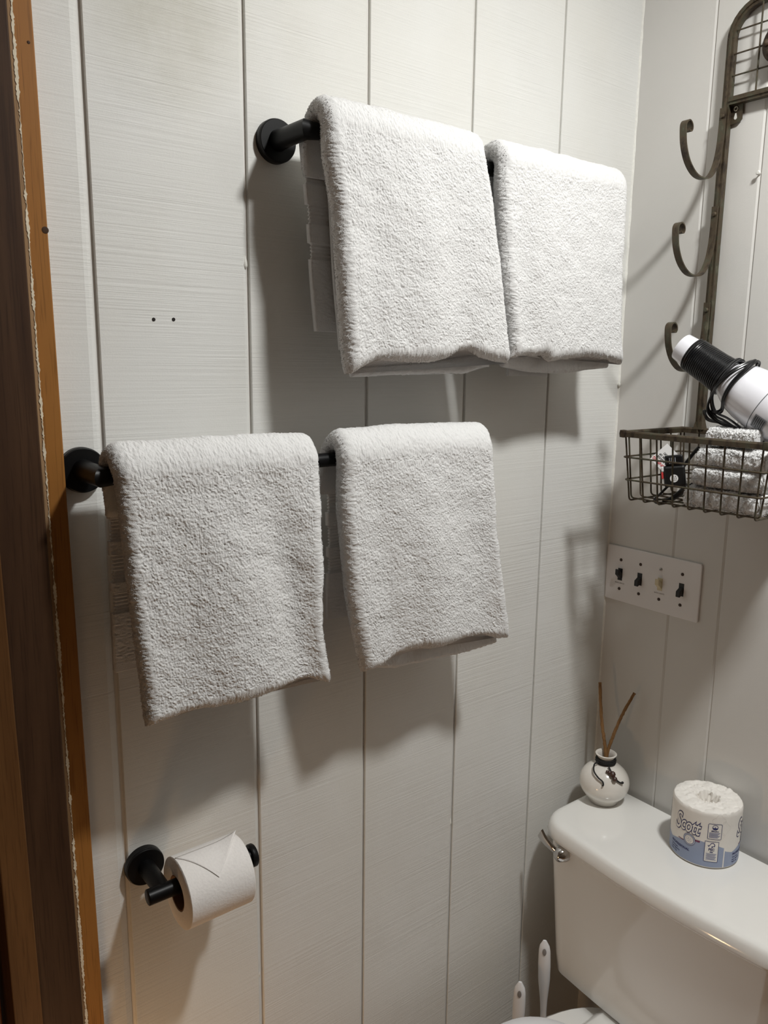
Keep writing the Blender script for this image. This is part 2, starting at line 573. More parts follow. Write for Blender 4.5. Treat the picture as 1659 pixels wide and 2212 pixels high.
# ragged caulk bead in the corner
V, F = [], []
nz_ = 160
for i in range(nz_ + 1):
    z = ZC * i / nz_
    r = 0.0016 + 0.0012 * random.random() ** 2
    jx, jy = random.uniform(-.0004, .0004), random.uniform(-.0004, .0004)
    V += [(-r - 0.001, 0.0003, z), (-r * 0.75 + jx, -r * 0.75 + jy, z), (0.0003, -r - 0.001, z)]
for i in range(nz_):
    for k in range(2):
        F.append((3 * i + k, 3 * i + k + 1, 3 * i + 4 + k, 3 * i + 3 + k))
struct(new_mesh('trim_1', V, F, CAULK, None, True))
o = lathe('paint_blob', [(0.0, -0.004), (0.0022, -0.0025), (0.003, 0.0), (0.0018, 0.003), (0.0, 0.0045)], CAULK, bpy.data.objects['trim_1'], 10, (0, 0, 1), (-0.0035, -0.0035, 1.5785))
# door side: casing boards, edge trim, jamb and door slab
def plank(name, tl, tr, bl, br, zt, zb, y0, y1, mat, parent=None, bev=0.0015):
    """board leaning a hair out of plumb: x of left and right edges at heights zt and zb, carried on to floor and ceiling"""
    e = lambda a, b, z: b + (a - b) * (z - zb) / (zt - zb)
    bm = bmesh.new()
    vs = []
    for z in (0.0, ZC - 0.001):
        for x, y in ((e(tl, bl, z), y0), (e(tr, br, z), y0), (e(tr, br, z), y1), (e(tl, bl, z), y1)):
            vs.append(bm.verts.new((x, y, z)))
    for f in ((0, 1, 2, 3), (7, 6, 5, 4), (0, 4, 5, 1), (1, 5, 6, 2), (2, 6, 7, 3), (3, 7, 4, 0)):
        bm.faces.new([vs[i] for i in f])
    bmesh.ops.recalc_face_normals(bm, faces=bm.faces)
    bmesh.ops.bevel(bm, geom=list(bm.edges), offset=bev, segments=2, profile=0.5, affect='EDGES')
    return bm_obj(name, bm, mat, parent)
t1 = struct(plank('trim_2', -1.0985, -1.0772, -1.0930, -1.0688, 1.987, 0.732, -0.020, -0.0005, ORANGE))
# knots on the pine edge board
for x, z, s in ((-1.0785, 1.7555, 0.9), (-1.083, 1.9445, 0.4)):
    k = lathe('knot', [(0.0, -0.0002), (0.0028 * s, -0.0002), (0.0042 * s, 0.0), (0.0044 * s, 0.0012)], DARKW, t1, 16, (0, 1, 0), (x, -0.0202, z))
t2 = struct(plank('trim_3', -1.104, -1.0965, -1.098, -1.0912, 1.98, 0.745, -0.0225, -0.0005, TANW))
# ragged line of cream paint left along the joint
V, F = [], []
nn = 1500
w_ = 0.0018
for i in range(nn + 1):
    z = ZC * i / nn
    xc = -1.0925 + (-1.0981 + 1.0925) * (z - 0.745) / (1.98 - 0.745)
    w_ = min(0.0036, max(0.0004, w_ + random.uniform(-.0012, .0012)))
    jog = random.uniform(-.0006, .0006)
    V += [(xc - w_ / 2 + jog, -0.0232, z), (xc + w_ / 2 + jog, -0.0232, z), (xc + w_ / 2 + jog, -0.020, z), (xc - w_ / 2 + jog, -0.020, z)]
for i in range(nn):
    for k in range(4):
        F.append((4 * i + k, 4 * i + (k + 1) % 4, 4 * i + 4 + (k + 1) % 4, 4 * i + 4 + k))
new_mesh('chipped_paint_line', V, F, CHIP, t2)
struct(plank('trim_4', -1.158, -1.1045, -1.150, -1.0986, 1.976, 0.756, -0.031, -0.0005, DARKW))
struct(plank('trim_5', -1.184, -1.153, -1.181, -1.149, 1.24, 0.80, -0.042, 0.06, MIDW))
dr = struct(box('door_1', -1.98, -1.186, 0.012, 0.05, 0.0, 2.05, REDW, None, 0.002))
for z0, z1 in ((0.2, 0.95), (1.1, 1.9)):
    box('door_panel', -1.86, -1.30, 0.005, 0.0125, z0, z1, REDW, dr, 0.003)
lathe('door_knob', [(0.0, -0.06), (0.02, -0.058), (0.026, -0.045), (0.02, -0.03), (0.009, -0.02), (0.009, -0.005), (0.028, -0.004), (0.028, 0.0)], CHROME, dr, 24, (0, 1, 0), (-1.235, 0.012, 1.0))
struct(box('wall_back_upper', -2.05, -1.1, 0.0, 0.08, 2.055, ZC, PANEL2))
struct(box('wall_left', XL - 0.06, XL, YF, 0.08, 0, ZC, WALLB))
struct(box('wall_front', XL, 0.0, YF - 0.06, YF, 0, ZC, WALLB))
struct(box('floor', XL - 0.06, 0.08, YF - 0.06, 0.12, -0.05, 0.0, FLOOR))
struct(box('ceiling', XL - 0.06, 0.08, YF - 0.06, 0.12, ZC, ZC + 0.05, CEIL))

# ------------------------------------------------------------------ lamps
cl = empty('ceiling_light', (LAMP.x, LAMP.y, ZC), 'round flush white ceiling light over the middle of the room', 'light')
lathe('frame', [(0.10, 0.0), (0.10, -0.018), (0.094, -0.024), (0.078, -0.024), (0.078, -0.018)], PLAST, cl, 40, (0, 0, 1), (LAMP.x, LAMP.y, ZC))
lathe('diffuser', [(0.0, -0.026), (0.06, -0.024), (0.077, -0.018)], EMIT, cl, 40, (0, 0, 1), (LAMP.x, LAMP.y, ZC))
ld = bpy.data.lights.new('ceiling_lamp', 'AREA')
ld.shape = 'DISK'; ld.size = 0.14; ld.energy = LAMP_W; ld.color = (0.99, 0.997, 0.975)
lo = bpy.data.objects.new('ceiling_lamp', ld); COL.objects.link(lo)
lo.location = (LAMP.x, LAMP.y, ZC - 0.03)
nl = empty('added_glow_lamp', (GLOW.x, GLOW.y, 0.0), 'added small globe lamp for the warm glow, unseen on the floor near the door, below the picture', 'lamp')  # stand and globe are invented to carry the warm light at lower left
lathe('base', [(0.0, 0.0), (0.07, 0.0), (0.072, 0.008), (0.03, 0.018), (0.012, 0.03), (0.010, 0.22), (0.022, 0.235), (0.026, GLOW.z - 0.04), (0.0, GLOW.z - 0.04)], BLACK, nl, 32, (0, 0, 1), (GLOW.x, GLOW.y, 0))
lathe('globe', [(0.0, -0.042)] + [(0.042 * math.cos(math.radians(a)), 0.042 * math.sin(math.radians(a))) for a in range(-75, 90, 15)] + [(0.0, 0.042)], WARM, nl, 32, (0, 0, 1), GLOW)

# ------------------------------------------------------------------ towel bars
def rosette(name, x, z, R, parent):
    return lathe(name, [(0.0, -0.0118), (R * 0.945, -0.0118), (R * 0.975, -0.0112), (R * 0.985, -0.0095), (R, -0.0088), (R, 0.0)], BLACK, parent, 64, (0, 1, 0), (x, 0, z), 18)

def towel_bar(xl, xr, z, label):
    t = empty('towel_bar', (xl, 0, z), label, 'towel bar', 'black towel bars on the panelled wall')
    r, y = 0.0095, -0.078
    for x in (xl, xr):
        rosette('wall_flange', x, z, 0.0275, t)
    for x, s in ((xl, 1), (xr, -1)):
        V, F = tube_vf([(x, -0.012, z), (x, -0.03, z), (x, y, z), (x + s * 0.02, y, z)], [0.0138, 0.0126, 0.0120, r], 28)
        o = new_mesh('arm', V, F, BLACK, t); shade_auto(o, 35)
    tube('bar', [(xl + 0.0195, y, z), (xr - 0.0195, y, z)], r, BLACK, t, 28)
    return t
ZB1, ZB2 = 1.9003, 1.4844
towel_bar(-0.776, -0.156, ZB1, 'upper matte black towel bar with round wall flange')
towel_bar(-1.050, -0.485, ZB2, 'lower matte black towel bar beside the orange wood trim')

# ------------------------------------------------------------------ terry towels
def vnoise2(u, v, seed):
    """smooth value noise, arrays u,v in lattice units"""
    g = np.random.default_rng(seed).uniform(-1, 1, (256, 256))
    iu, iv = np.floor(u).astype(int), np.floor(v).astype(int)
    fu, fv = u - iu, v - iv
    fu = fu * fu * (3 - 2 * fu); fv = fv * fv * (3 - 2 * fv)
    G = lambda a, b: g[a % 256, b % 256]
    return (G(iu, iv) * (1 - fu) + G(iu + 1, iv) * fu) * (1 - fv) + (G(iu, iv + 1) * (1 - fu) + G(iu + 1, iv + 1) * fu) * fv

def grid_normals(P):
    du = np.roll(P, -1, 1) - np.roll(P, 1, 1)
    dv = np.gradient(P, axis=0)
    n = np.cross(du, dv)
    return n / (np.linalg.norm(n, axis=2, keepdims=True) + 1e-12)

def grid_mesh(name, P, mat, parent, cap=True):
    nv, nu, _ = P.shape
    idx = np.arange(nv * nu).reshape(nv, nu)
    a = idx[:-1]; b = idx[1:]
    q = np.stack([a, np.roll(a, -1, 1), np.roll(b, -1, 1), b], -1).reshape(-1, 4)
    me = bpy.data.meshes.new(name)
    me.vertices.add(nv * nu)
    me.vertices.foreach_set('co', P.reshape(-1))
    loops = q.reshape(-1)
    starts = np.arange(0, len(q) * 4, 4)
    tot = np.full(len(q), 4)
    if cap:
        loops = np.concatenate([loops, idx[0][::-1], idx[-1]])
        starts = np.concatenate([starts, [len(q) * 4, len(q) * 4 + nu]])
        tot = np.concatenate([tot, [nu, nu]])
    me.loops.add(len(loops))
    me.loops.foreach_set('vertex_index', loops.astype(np.int32))
    me.polygons.add(len(starts))
    me.polygons.foreach_set('loop_start', starts.astype(np.int32))
    me.polygons.foreach_set('loop_total', tot.astype(np.int32))
    me.update(calc_edges=True)
    me.polygons.foreach_set('use_smooth', [True] * len(me.polygons))
    me.update()
    return link(name, me, mat, parent)

def pile_mesh(name, pos, nrm, parent, L=0.0019, r=0.00070, droop=0.12, wild=0.42):
    """many tiny yarn loops (3-sided curved spikes) standing on a surface: one uncountable mass"""
    N = len(pos)
    q1 = (pos[:, 0] - pos[:, 1] * 0.7) / 0.0075 + 900; q2 = (pos[:, 2] + pos[:, 1] * 0.6) / 0.0075 + 900
    lean = np.stack([vnoise2(q1, q2, 301), vnoise2(q1, q2, 302), vnoise2(q1, q2, 303)], 1) * 0.5
    up_ = nrm + lean + rng.normal(0, wild * 0.5, (N, 3)) + np.array([0, 0, -droop])
    up_ /= np.linalg.norm(up_, axis=1, keepdims=True)
    bend = rng.normal(0, 1, (N, 3)); bend -= up_ * (bend * up_).sum(1, keepdims=True)
    bend /= np.linalg.norm(bend, axis=1, keepdims=True)
    side = np.cross(up_, bend)
    ln = (L * rng.uniform(0.65, 1.3, N))[:, None]
    rr = (r * rng.uniform(0.8, 1.25, N))[:, None]
    base = pos - nrm * 0.0008
    mid = base + up_ * ln * 0.6 + bend * ln * 0.12
    tip = base + up_ * ln * 0.95 + bend * ln * 0.6
    V = np.empty((N, 7, 3))
    for k in range(3):
        a = 2 * math.pi * k / 3
        off = bend * math.cos(a) + side * math.sin(a)
        V[:, k] = base + off * rr
        V[:, 3 + k] = mid + off * rr * 1.05
    V[:, 6] = tip
    T = np.array([[0, 1, 4], [0, 4, 3], [1, 2, 5], [1, 5, 4], [2, 0, 3], [2, 3, 5], [3, 4, 6], [4, 5, 6], [5, 3, 6]])
    F = (T[None] + (np.arange(N) * 7)[:, None, None]).reshape(-1)
    me = bpy.data.meshes.new(name)
    me.vertices.add(N * 7)
    me.vertices.foreach_set('co', V.reshape(-1))
    nf = N * 9
    me.loops.add(nf * 3)
    me.loops.foreach_set('vertex_index', F.astype(np.int32))
    me.polygons.add(nf)
    me.polygons.foreach_set('loop_start', np.arange(0, nf * 3, 3, dtype=np.int32))
    me.polygons.foreach_set('loop_total', np.full(nf, 3, dtype=np.int32))
    me.polygons.foreach_set('use_smooth', np.ones(nf, dtype=bool))
    me.update(calc_edges=True)
    o = link(name, me, PILE, parent)
    o['kind'] = 'stuff'
    return o

def sample_grid(P, Nrm, n, weight=None):
    nv, nu, _ = P.shape
    A = P[:-1]; B = P[1:]
    A1 = np.roll(A, -1, 1); B1 = np.roll(B, -1, 1)
    area = np.linalg.norm(np.cross(A1 - A, B - A), axis=2)
    if weight is not None:
        area = area * weight[:-1]
    pr = area.reshape(-1); pr = pr / pr.sum()
    ids = rng.choice(len(pr), n, p=pr)
    iv, iu = ids // nu, ids % nu
    s, t = rng.random((n, 1)), rng.random((n, 1))
    iu1 = (iu + 1) % nu
    bl = lambda Q: (Q[iv, iu] * (1 - s) + Q[iv, iu1] * s) * (1 - t) + (Q[iv + 1, iu] * (1 - s) + Q[iv + 1, iu1] * s) * t
    p, q = bl(P), bl(Nrm)
    return p, q / (np.linalg.norm(q, axis=1, keepdims=True) + 1e-12)

def section(w, T, nf=64, nc=9, nb=26):
    """stadium cross-section: front face at +T/2 (left to right), round edges; returns (x in 0..1 mapped later, offsets)"""
    r = T / 2
    pts = []
    for i in range(nf):
        t = i / (nf - 1)
        pts.append((t, 0.0, 1.0))
    for i in range(1, nc):
        a = math.pi / 2 - math.pi * i / nc
        pts.append((1.0, math.cos(a), math.sin(a)))
    for i in range(nb):
        t = 1 - i / (nb - 1)
        pts.append((t, 0.0, -1.0))
    for i in range(1, nc):
        a = -math.pi / 2 - math.pi * i / nc
        pts.append((0.0, math.cos(a), math.sin(a)))
    return np.array(pts)

def draped(name, parent, zb, Lz, Rz, bot, T=0.030, yf=-0.120, back=0.05, Tb=0.014, seed=1, pile=0, mat=TERRY, rb=0.0105, yb=-0.078, lump=0.0010, crown=0.0, folds=(), fine=True):
    """towel pad bent over a bar; Lz/Rz: (z,x) of its left/right edges; bot: (x,z) of its lower fold"""
    rc = rb + T / 2
    rcb = rb + Tb / 2
    path, th = [], []
    n1, n2, n3 = {0: (6, 26, 70), 1: (6, 80, 330), 2: (6, 30, 150)}[int(fine)]
    for i in range(n1):
        t = i / n1
        path.append((yb + rcb + 0.006 * (1 - t), zb - back * (1 - t))); th.append(Tb)
    for i in range(n2):
        a = math.pi * i / (n2 - 1)
        k = i / (n2 - 1); k = k * k * (3 - 2 * k)
        rr = rcb + (rc - rcb) * min(1, k * 1.6)
        path.append((yb + rr * math.cos(a), zb + rr * math.sin(a) * 1.02)); th.append(Tb + (T - Tb) * min(1, k * 1.6))
    zn = float(np.mean([b[1] for b in bot])) + T / 2 * 0.9
    for i in range(1, n3):
        t = i / (n3 - 1)
        e = 1 - (1 - t) ** 1.5
        path.append((yb - rc + (yf + T / 2 - (yb - rc)) * e, zb + (zn - zb) * t)); th.append(T)
    d = np.array(path[-1]) - np.array(path[-2]); d /= np.linalg.norm(d)
    end = np.array(path[-1])
    for i in range(1, 9):
        f = math.sin(math.pi / 2 * i / 8)
        path.append(tuple(end + d * T / 2 * f)); th.append(T * math.sqrt(max(0.02, 1 - f * f)))
    P2 = np.array(path); th = np.array(th)
    tg = np.gradient(P2, axis=0); tg /= np.linalg.norm(tg, axis=1, keepdims=True)
    nn_ = np.stack([-tg[:, 1], tg[:, 0]], 1)          # outward: away from the bar
    ctr = np.array([yb, zb])
    sgn = np.sign(((P2 - ctr) * nn_).sum(1))
    nn_ *= np.where(sgn == 0, 1, sgn)[:, None]
    for i in range(len(nn_) - 1, -1, -1):             # keep direction continuous along the front
        if i < len(nn_) - 1 and nn_[i] @ nn_[i + 1] < 0: nn_[i] *= -1
    sec = {0: section(1, 1), 1: section(1, 1, 320, 20, 24), 2: section(1, 1, 150, 10, 16)}[int(fine)]
    nu = len(sec)
    Lz = sorted(Lz); Rz = sorted(Rz); bot = sorted(bot)
    P = np.zeros((len(P2), nu, 3))
    zs = P2[:, 1]
    front = (np.arange(len(P2)) >= n1 + n2 // 2)
    x0 = np.interp(zs, [a for a, _ in Lz], [b for _, b in Lz])
    x1 = np.interp(zs, [a for a, _ in Rz], [b for _, b in Rz])
    for i in range(len(P2)):
        r = th[i] / 2
        xa, xb = x0[i] + r, x1[i] - r
        X = xa + (xb - xa) * sec[:, 0] + np.where(sec[:, 0] >= 0.5, 1, -1) * sec[:, 1] * np.where(sec[:, 0] >= 0.5, 1, -1) * r
        off = sec[:, 2] * r
        Y = P2[i, 0] + nn_[i, 0] * off
        Z = P2[i, 1] + nn_[i, 1] * off
        if front[i] and P2[i, 1] < zb:
            bx = np.interp(X, [b[0] for b in bot], [b[1] for b in bot])
            k = (zb - bx) / (zb - float(np.mean([b[1] for b in bot])))
            Z = zb - (zb - Z) * k
        Z = Z + crown * np.sin(np.pi * np.clip((X - x0[i]) / (x1[i] - x0[i]), 0, 1)) * (P2[i, 1] > zb - 0.01)
        P[i] = np.stack([X, Y, Z], 1)
    Nn = grid_normals(P)
    # orient normals outward from the sheet centre
    cen = P.mean(1, keepdims=True)
    if ((P - cen) * Nn).sum() < 0: Nn = -Nn
    arc = np.concatenate([[0], np.cumsum(np.linalg.norm(np.diff(P2, axis=0), axis=1))])
    s = arc[:, None] / 0.03
    u = P[:, :, 0] / 0.03 + 40
    wgt = np.ones_like(u)
    am = lump * vnoise2(u, s + 3 + 0 * u, seed) + lump * 0.55 * vnoise2(u * 2.3, s * 2.3 + 0 * u, seed + 1) + lump * 0.3 * vnoise2(u * 6, s * 6 + 0 * u, seed + 2)
    am *= np.clip(sec[:, 2] + 0.6, 0, 1)[None]
    if fine:                                          # the loops themselves: small knobbly strokes, combed in patches
        per = np.concatenate([[0], np.cumsum(np.linalg.norm(np.diff(P, axis=1), axis=2).mean(0))])[None]
        q1, q2 = per / 0.001 + 0 * u, arc[:, None] / 0.001 + 0 * u
        w1, w2 = vnoise2(q1 / 9, q2 / 9, seed + 20), vnoise2(q1 / 9, q2 / 9, seed + 21)
        k1, k2 = q1 + 1.4 * w1, q2 + 1.4 * w2
        d = 0.75 * vnoise2(k1 / 1.25, k2 / 1.6, seed + 22) + 0.5 * vnoise2(k1 / 1.9 + 7, k2 / 1.35, seed + 23) + 0.22 * vnoise2(k1 / 4.6, k2 / 4.6, seed + 24)
        am += 0.00085 * d * np.clip(1.2 - 0.35 * (sec[:, 2] < 0), 0, 1)[None]
    for xt, xb_, wd, amp in folds:                    # soft hanging folds: a line from bar to hem, its width and height
        f = np.clip((zb - P[:, :, 2]) / (zb - zn), 0, 1)
        am += amp * np.clip(f * 2.2, 0, 1) * np.exp(-((P[:, :, 0] - (xt + (xb_ - xt) * f)) / wd) ** 2) * np.clip(sec[:, 2] + 0.6, 0, 1)[None] * front[:, None]
    P = P + Nn * am[:, :, None]
    Nn = grid_normals(P)
    if ((P - cen) * Nn).sum() < 0: Nn = -Nn
    body = grid_mesh(name, P, mat, parent)
    if pile:
        # stray loops show along the folds: the side edges, the top over the bar and the lower hem
        wgt = np.where(np.abs(sec[:, 1]) > 0.7, 1.0, 0.0)[None] + np.where(np.arange(len(P2)) > len(P2) - 8, 0.6, 0.0)[:, None]
        p, q = sample_grid(P, Nn, pile, np.clip(wgt, 0, 1))
        pile_mesh('terry_pile', p, q, body, L=0.0019, r=0.00042)
    return body

def back_sheet(name, parent, x0, x1, zt, zb_, y0, y1, T, bands, seed, pile=0, mat=None):
    """flat hanging layer with woven dobby bands pressed into it; bands: list of (z_low, z_high)"""
    mat = mat or TERRYB
    nz, nx = 300, 110
    Z = np.linspace(zt, zb_, nz)
    prof = np.ones(nz) * T / 2
    for a, b in bands:
        inside = (Z > a) & (Z < b)
        prof = np.where(inside, T / 2 - 0.0024 + 0.0006 * np.sin((Z - a) / 0.0047 * 2 * math.pi), prof)
    V = np.zeros((nz, 2 * nx, 3))
    t = np.linspace(0, 1, nx)
    for i in range(nz):
        f = (zt - Z[i]) / (zt - zb_)
        xa = np.interp(Z[i], [zb_, zt], [x0[1], x0[0]]); xb = np.interp(Z[i], [zb_, zt], [x1[1], x1[0]])
        ins = T / 2 - prof[i]
        X = xa + ins * 1.2 + (xb - xa - ins * 1.2) * t
        yc = y0 + (y1 - y0) * f + 0.0012 * np.sin(f * 9 + t * 5 + seed)
        V[i, :nx] = np.stack([X, yc - prof[i], np.full(nx, Z[i])], 1)
        V[i, nx:] = np.stack([X[::-1], (yc + prof[i])[::-1], np.full(nx, Z[i])], 1)
    rough_ = np.ones(nz)
    for a, b in bands:
        rough_[(Z > a - 0.001) & (Z < b + 0.001)] = 0.12
    rough_[Z < zb_ + 0.010] = 0.1
    if T < 0.006: rough_[:] = 0.1                      # flat woven hem
    uu = V[:, :, 0] / 0.001; vv = V[:, :, 2] / 0.001
    dd = 0.7 * vnoise2(uu / 1.4, vv / 1.8, 400 + seed) + 0.5 * vnoise2(uu / 3.1, vv / 2.4, 401 + seed)
    V[:, :nx, 1] -= (0.0008 * dd * rough_[:, None])[:, :nx]
    V[:, 0, 0] += 0.0006 * dd[:, 0] * rough_
    o = grid_mesh(name, V, mat, parent)
    if pile:
        Nn = grid_normals(V)
        c = V.mean(1, keepdims=True)
        if ((V - c) * Nn).sum() < 0: Nn = -Nn
        w = np.ones((nz, 2 * nx))
        for a, b in bands:
            w[(Z > a) & (Z < b)] = 0.02
        w[Z < zb_ + 0.012] = 0.0
        p, q = sample_grid(V, Nn, pile, w)
        pile_mesh('terry_pile', p, q, o, 0.0022, 0.0006)
    return o

TG = 'white hand towels hanging on the black bars'
def towel(label, zb, Lz, Rz, bot, seed, sheets=(), inner=None, **kw):
    x0 = Lz[0][1]; x1 = Rz[0][1]
    t = empty('hand_towel', ((x0 + x1) / 2, -0.078, zb + 0.01), label, 'towel', TG)
    draped('front_fold', t, zb, Lz, Rz, bot, seed=seed, **kw)
    for s in sheets:
        back_sheet(parent=t, **s)
    if inner:
        draped('inner_fold', t, zb, inner['L'], inner['R'], inner['bot'], T=0.014, yf=inner.get('yf', -0.098), back=0.002, Tb=0.004, rb=0.0002, yb=-0.0845, seed=seed + 9, pile=0, fine=2, lump=0.0012)
    return t

towel('larger towel on the upper bar, with woven bands showing on its back layer at left', ZB1,
      [(1.94, -0.768), (1.87, -0.768), (1.808, -0.7556), (1.743, -0.7506), (1.675, -0.746), (1.600, -0.736)],
      [(1.94, -0.492), (1.906, -0.497), (1.836, -0.4790), (1.741, -0.4605), (1.634, -0.4385)],
      [(-0.7335, 1.602), (-0.690, 1.618), (-0.620, 1.622), (-0.560, 1.626), (-0.5234, 1.634), (-0.4852, 1.624), (-0.4376, 1.618)], 11,
      sheets=[dict(name='back_flap', x0=(-0.766, -0.736), x1=(-0.50, -0.46), zt=1.905, zb_=1.657, y0=-0.050, y1=-0.036, T=0.009, bands=[(1.844, 1.861), (1.795, 1.818), (1.751, 1.771)], seed=1),
              dict(name='hem_flap', x0=(-0.740, -0.712), x1=(-0.51, -0.47), zt=1.905, zb_=1.632, y0=-0.064, y1=-0.058, T=0.005, bands=[], seed=2)],
      inner=dict(L=[(1.9, -0.74), (1.59, -0.715)], R=[(1.9, -0.50), (1.6, -0.455)], bot=[(-0.701, 1.597), (-0.6327, 1.600), (-0.581, 1.600), (-0.508, 1.602), (-0.4698, 1.612)]),
      pile=6000, T=0.033, yf=-0.128, folds=[(-0.63, -0.60, 0.04, 0.005), (-0.56, -0.54, 0.03, -0.004), (-0.70, -0.70, 0.025, -0.003)])
towel('towel at the right end of the upper bar, next to the room corner', ZB1,
      [(1.94, -0.462), (1.878, -0.466), (1.806, -0.4612), (1.741, -0.4546), (1.675, -0.4409), (1.634, -0.4335)],
      [(1.94, -0.163), (1.901, -0.168), (1.791, -0.170), (1.686, -0.166), (1.62, -0.153)],
      [(-0.4285, 1.627), (-0.3886, 1.629), (-0.365, 1.635), (-0.345, 1.624), (-0.2473, 1.631), (-0.1558, 1.619)], 23,
      sheets=[dict(name='back_flap', x0=(-0.415, -0.385), x1=(-0.19, -0.17), zt=1.905, zb_=1.62, y0=-0.050, y1=-0.036, T=0.009, bands=[(1.795, 1.818)], seed=3),
              dict(name='hem_flap', x0=(-0.412, -0.382), x1=(-0.24, -0.29), zt=1.905, zb_=1.597, y0=-0.064, y1=-0.062, T=0.005, bands=[], seed=4)],
      inner=dict(L=[(1.9, -0.45), (1.6, -0.428)], R=[(1.9, -0.19), (1.6, -0.162)], bot=[(-0.4295, 1.613), (-0.387, 1.606), (-0.2975, 1.602), (-0.1719, 1.612)]),
      pile=6000, T=0.032, yf=-0.127, folds=[(-0.43, -0.40, 0.02, -0.004), (-0.36, -0.36, 0.03, 0.004), (-0.22, -0.20, 0.03, -0.003)])
towel('widest towel, on the lower bar beside the orange trim, slanting lower edge', ZB2,
      [(1.53, -1.042), (1.511, -1.047), (1.5, -1.047), (1.464, -1.0424), (1.374, -1.0381), (1.262, -1.030), (1.19, -1.0246)],
      [(1.53, -0.772), (1.506, -0.777), (1.396, -0.779), (1.268, -0.7777), (1.185, -0.7635)],
      [(-1.0221, 1.187), (-0.9577, 1.190), (-0.8942, 1.193), (-0.8257, 1.189), (-0.7628, 1.182)], 37,
      sheets=[dict(name='back_flap', x0=(-1.036, -1.034), x1=(-0.80, -0.79), zt=1.489, zb_=1.232, y0=-0.050, y1=-0.034, T=0.010, bands=[(1.402, 1.428), (1.350, 1.383), (1.311, 1.337)], seed=5)],
      pile=6000, T=0.029, yf=-0.121, crown=0.002, folds=[(-0.86, -0.800, 0.032, -0.010), (-0.93, -0.90, 0.05, 0.006), (-0.79, -0.765, 0.03, 0.006), (-1.0, -0.97, 0.04, -0.004)])
towel('towel at the right on the lower bar, past a bit of bare bar', ZB2,
      [(1.53, -0.738), (1.495, -0.744), (1.423, -0.7460), (1.292, -0.7321), (1.185, -0.7074)],
      [(1.53, -0.452), (1.495, -0.462), (1.356, -0.4480), (1.237, -0.4236), (1.174, -0.4067)],
      [(-0.7033, 1.181), (-0.672, 1.179), (-0.645, 1.191), (-0.6177, 1.197), (-0.5737, 1.195), (-0.52, 1.190), (-0.4089, 1.172)], 51,
      sheets=[dict(name='back_flap', x0=(-0.727, -0.718), x1=(-0.47, -0.44), zt=1.489, zb_=1.240, y0=-0.050, y1=-0.036, T=0.009, bands=[(1.404, 1.430), (1.352, 1.384), (1.312, 1.336)], seed=6)],
      inner=dict(L=[(1.48, -0.73), (1.16, -0.69)], R=[(1.48, -0.46), (1.16, -0.416)], bot=[(-0.68, 1.176), (-0.6336, 1.164), (-0.5691, 1.160), (-0.4795, 1.155), (-0.4146, 1.158)]),
      pile=6000, T=0.032, yf=-0.124, crown=0.003, folds=[(-0.60, -0.57, 0.035, 0.006), (-0.52, -0.47, 0.04, -0.007), (-0.69, -0.66, 0.03, -0.005), (-0.45, -0.43, 0.025, 0.004)])

# ------------------------------------------------------------------ toilet paper holder and roll on the wall
th_ = empty('toilet_paper_holder', (-0.9985, 0, 0.9335), 'matte black toilet paper holder post on the back wall', 'holder')
ZH, YH = 0.9335, -0.0735
rosette('wall_flange', -0.9985, ZH, 0.0265, th_)
tube('arm', [(-0.9985, -0.012, ZH), (-0.9985, YH, ZH)], [0.0118, 0.0108], BLACK, th_, 28)
lathe('bar', [(0.0, -1.0208), (0.0094, -1.0208), (0.0104, -1.0200), (0.0104, -0.878), (0.0, -0.878)], BLACK, th_, 28, (1, 0, 0), (0, YH, ZH))
lathe('end_knob', [(0.0104, -0.8785), (0.0104, -0.8745), (0.0145, -0.8740), (0.0158, -0.8725), (0.0158, -0.8675), (0.0148, -0.8662), (0.0, -0.8660)], BLACK, th_, 32, (1, 0, 0), (0, YH, ZH))
tp = empty('toilet_paper_roll', (-0.925, YH, 0.868), 'loose toilet paper roll with folded triangle end on the black holder', 'toilet paper')
RC, RR = 0.0226, 0.0470
ZR = ZH + 0.0104 - RC + 0.0012
lathe('paper', [(RC + 0.001, -0.981), (RR - 0.002, -0.981), (RR, -0.9795), (RR, -0.8895), (RR - 0.002, -0.888), (RC + 0.001, -0.888), (RC + 0.001, -0.981)], TISSUE, tp, 72, (1, 0, 0), (0, YH, ZR))
lathe('cardboard_core', [(RC - 0.0008, -0.9805), (RC + 0.0012, -0.9805), (RC + 0.0012, -0.8885), (RC - 0.0008, -0.8885), (RC - 0.0008, -0.9805)], CARD, tp, 40, (1, 0, 0), (0, YH, ZR))
# the last sheet folded to a point: apex in front, right upper corner standing off the roll
V, F = [], []
nA, nB = 16, 20
for i in range(nA + 1):
    t = i / nA                                    # 0 apex .. 1 base
    ang = math.radians(36 + 62 * t)               # 0 = facing the viewer (-y), 90 = up
    x0 = -0.938 + (-0.9795 + 0.938) * t
    x1 = -0.938 + (-0.8895 + 0.938) * t
    for j in range(nB + 1):
        s = j / nB
        lift = 0.0007 + 0.006 * (max(0, s - 0.55) / 0.45) ** 2 * t ** 1.5
        x = x0 + (x1 - x0) * s
        V.append((x, YH - (RR + lift) * math.cos(ang), ZR + (RR + lift) * math.sin(ang)))
for i in range(nA):
    for j in range(nB):
        a = i * (nB + 1) + j
        F.append((a, a + 1, a + nB + 2, a + nB + 1))
fl = new_mesh('folded_end', V, F, TISSUE, tp, True)
md = fl.modifiers.new('s', 'SOLIDIFY'); md.thickness = 0.0006; md.offset = 1

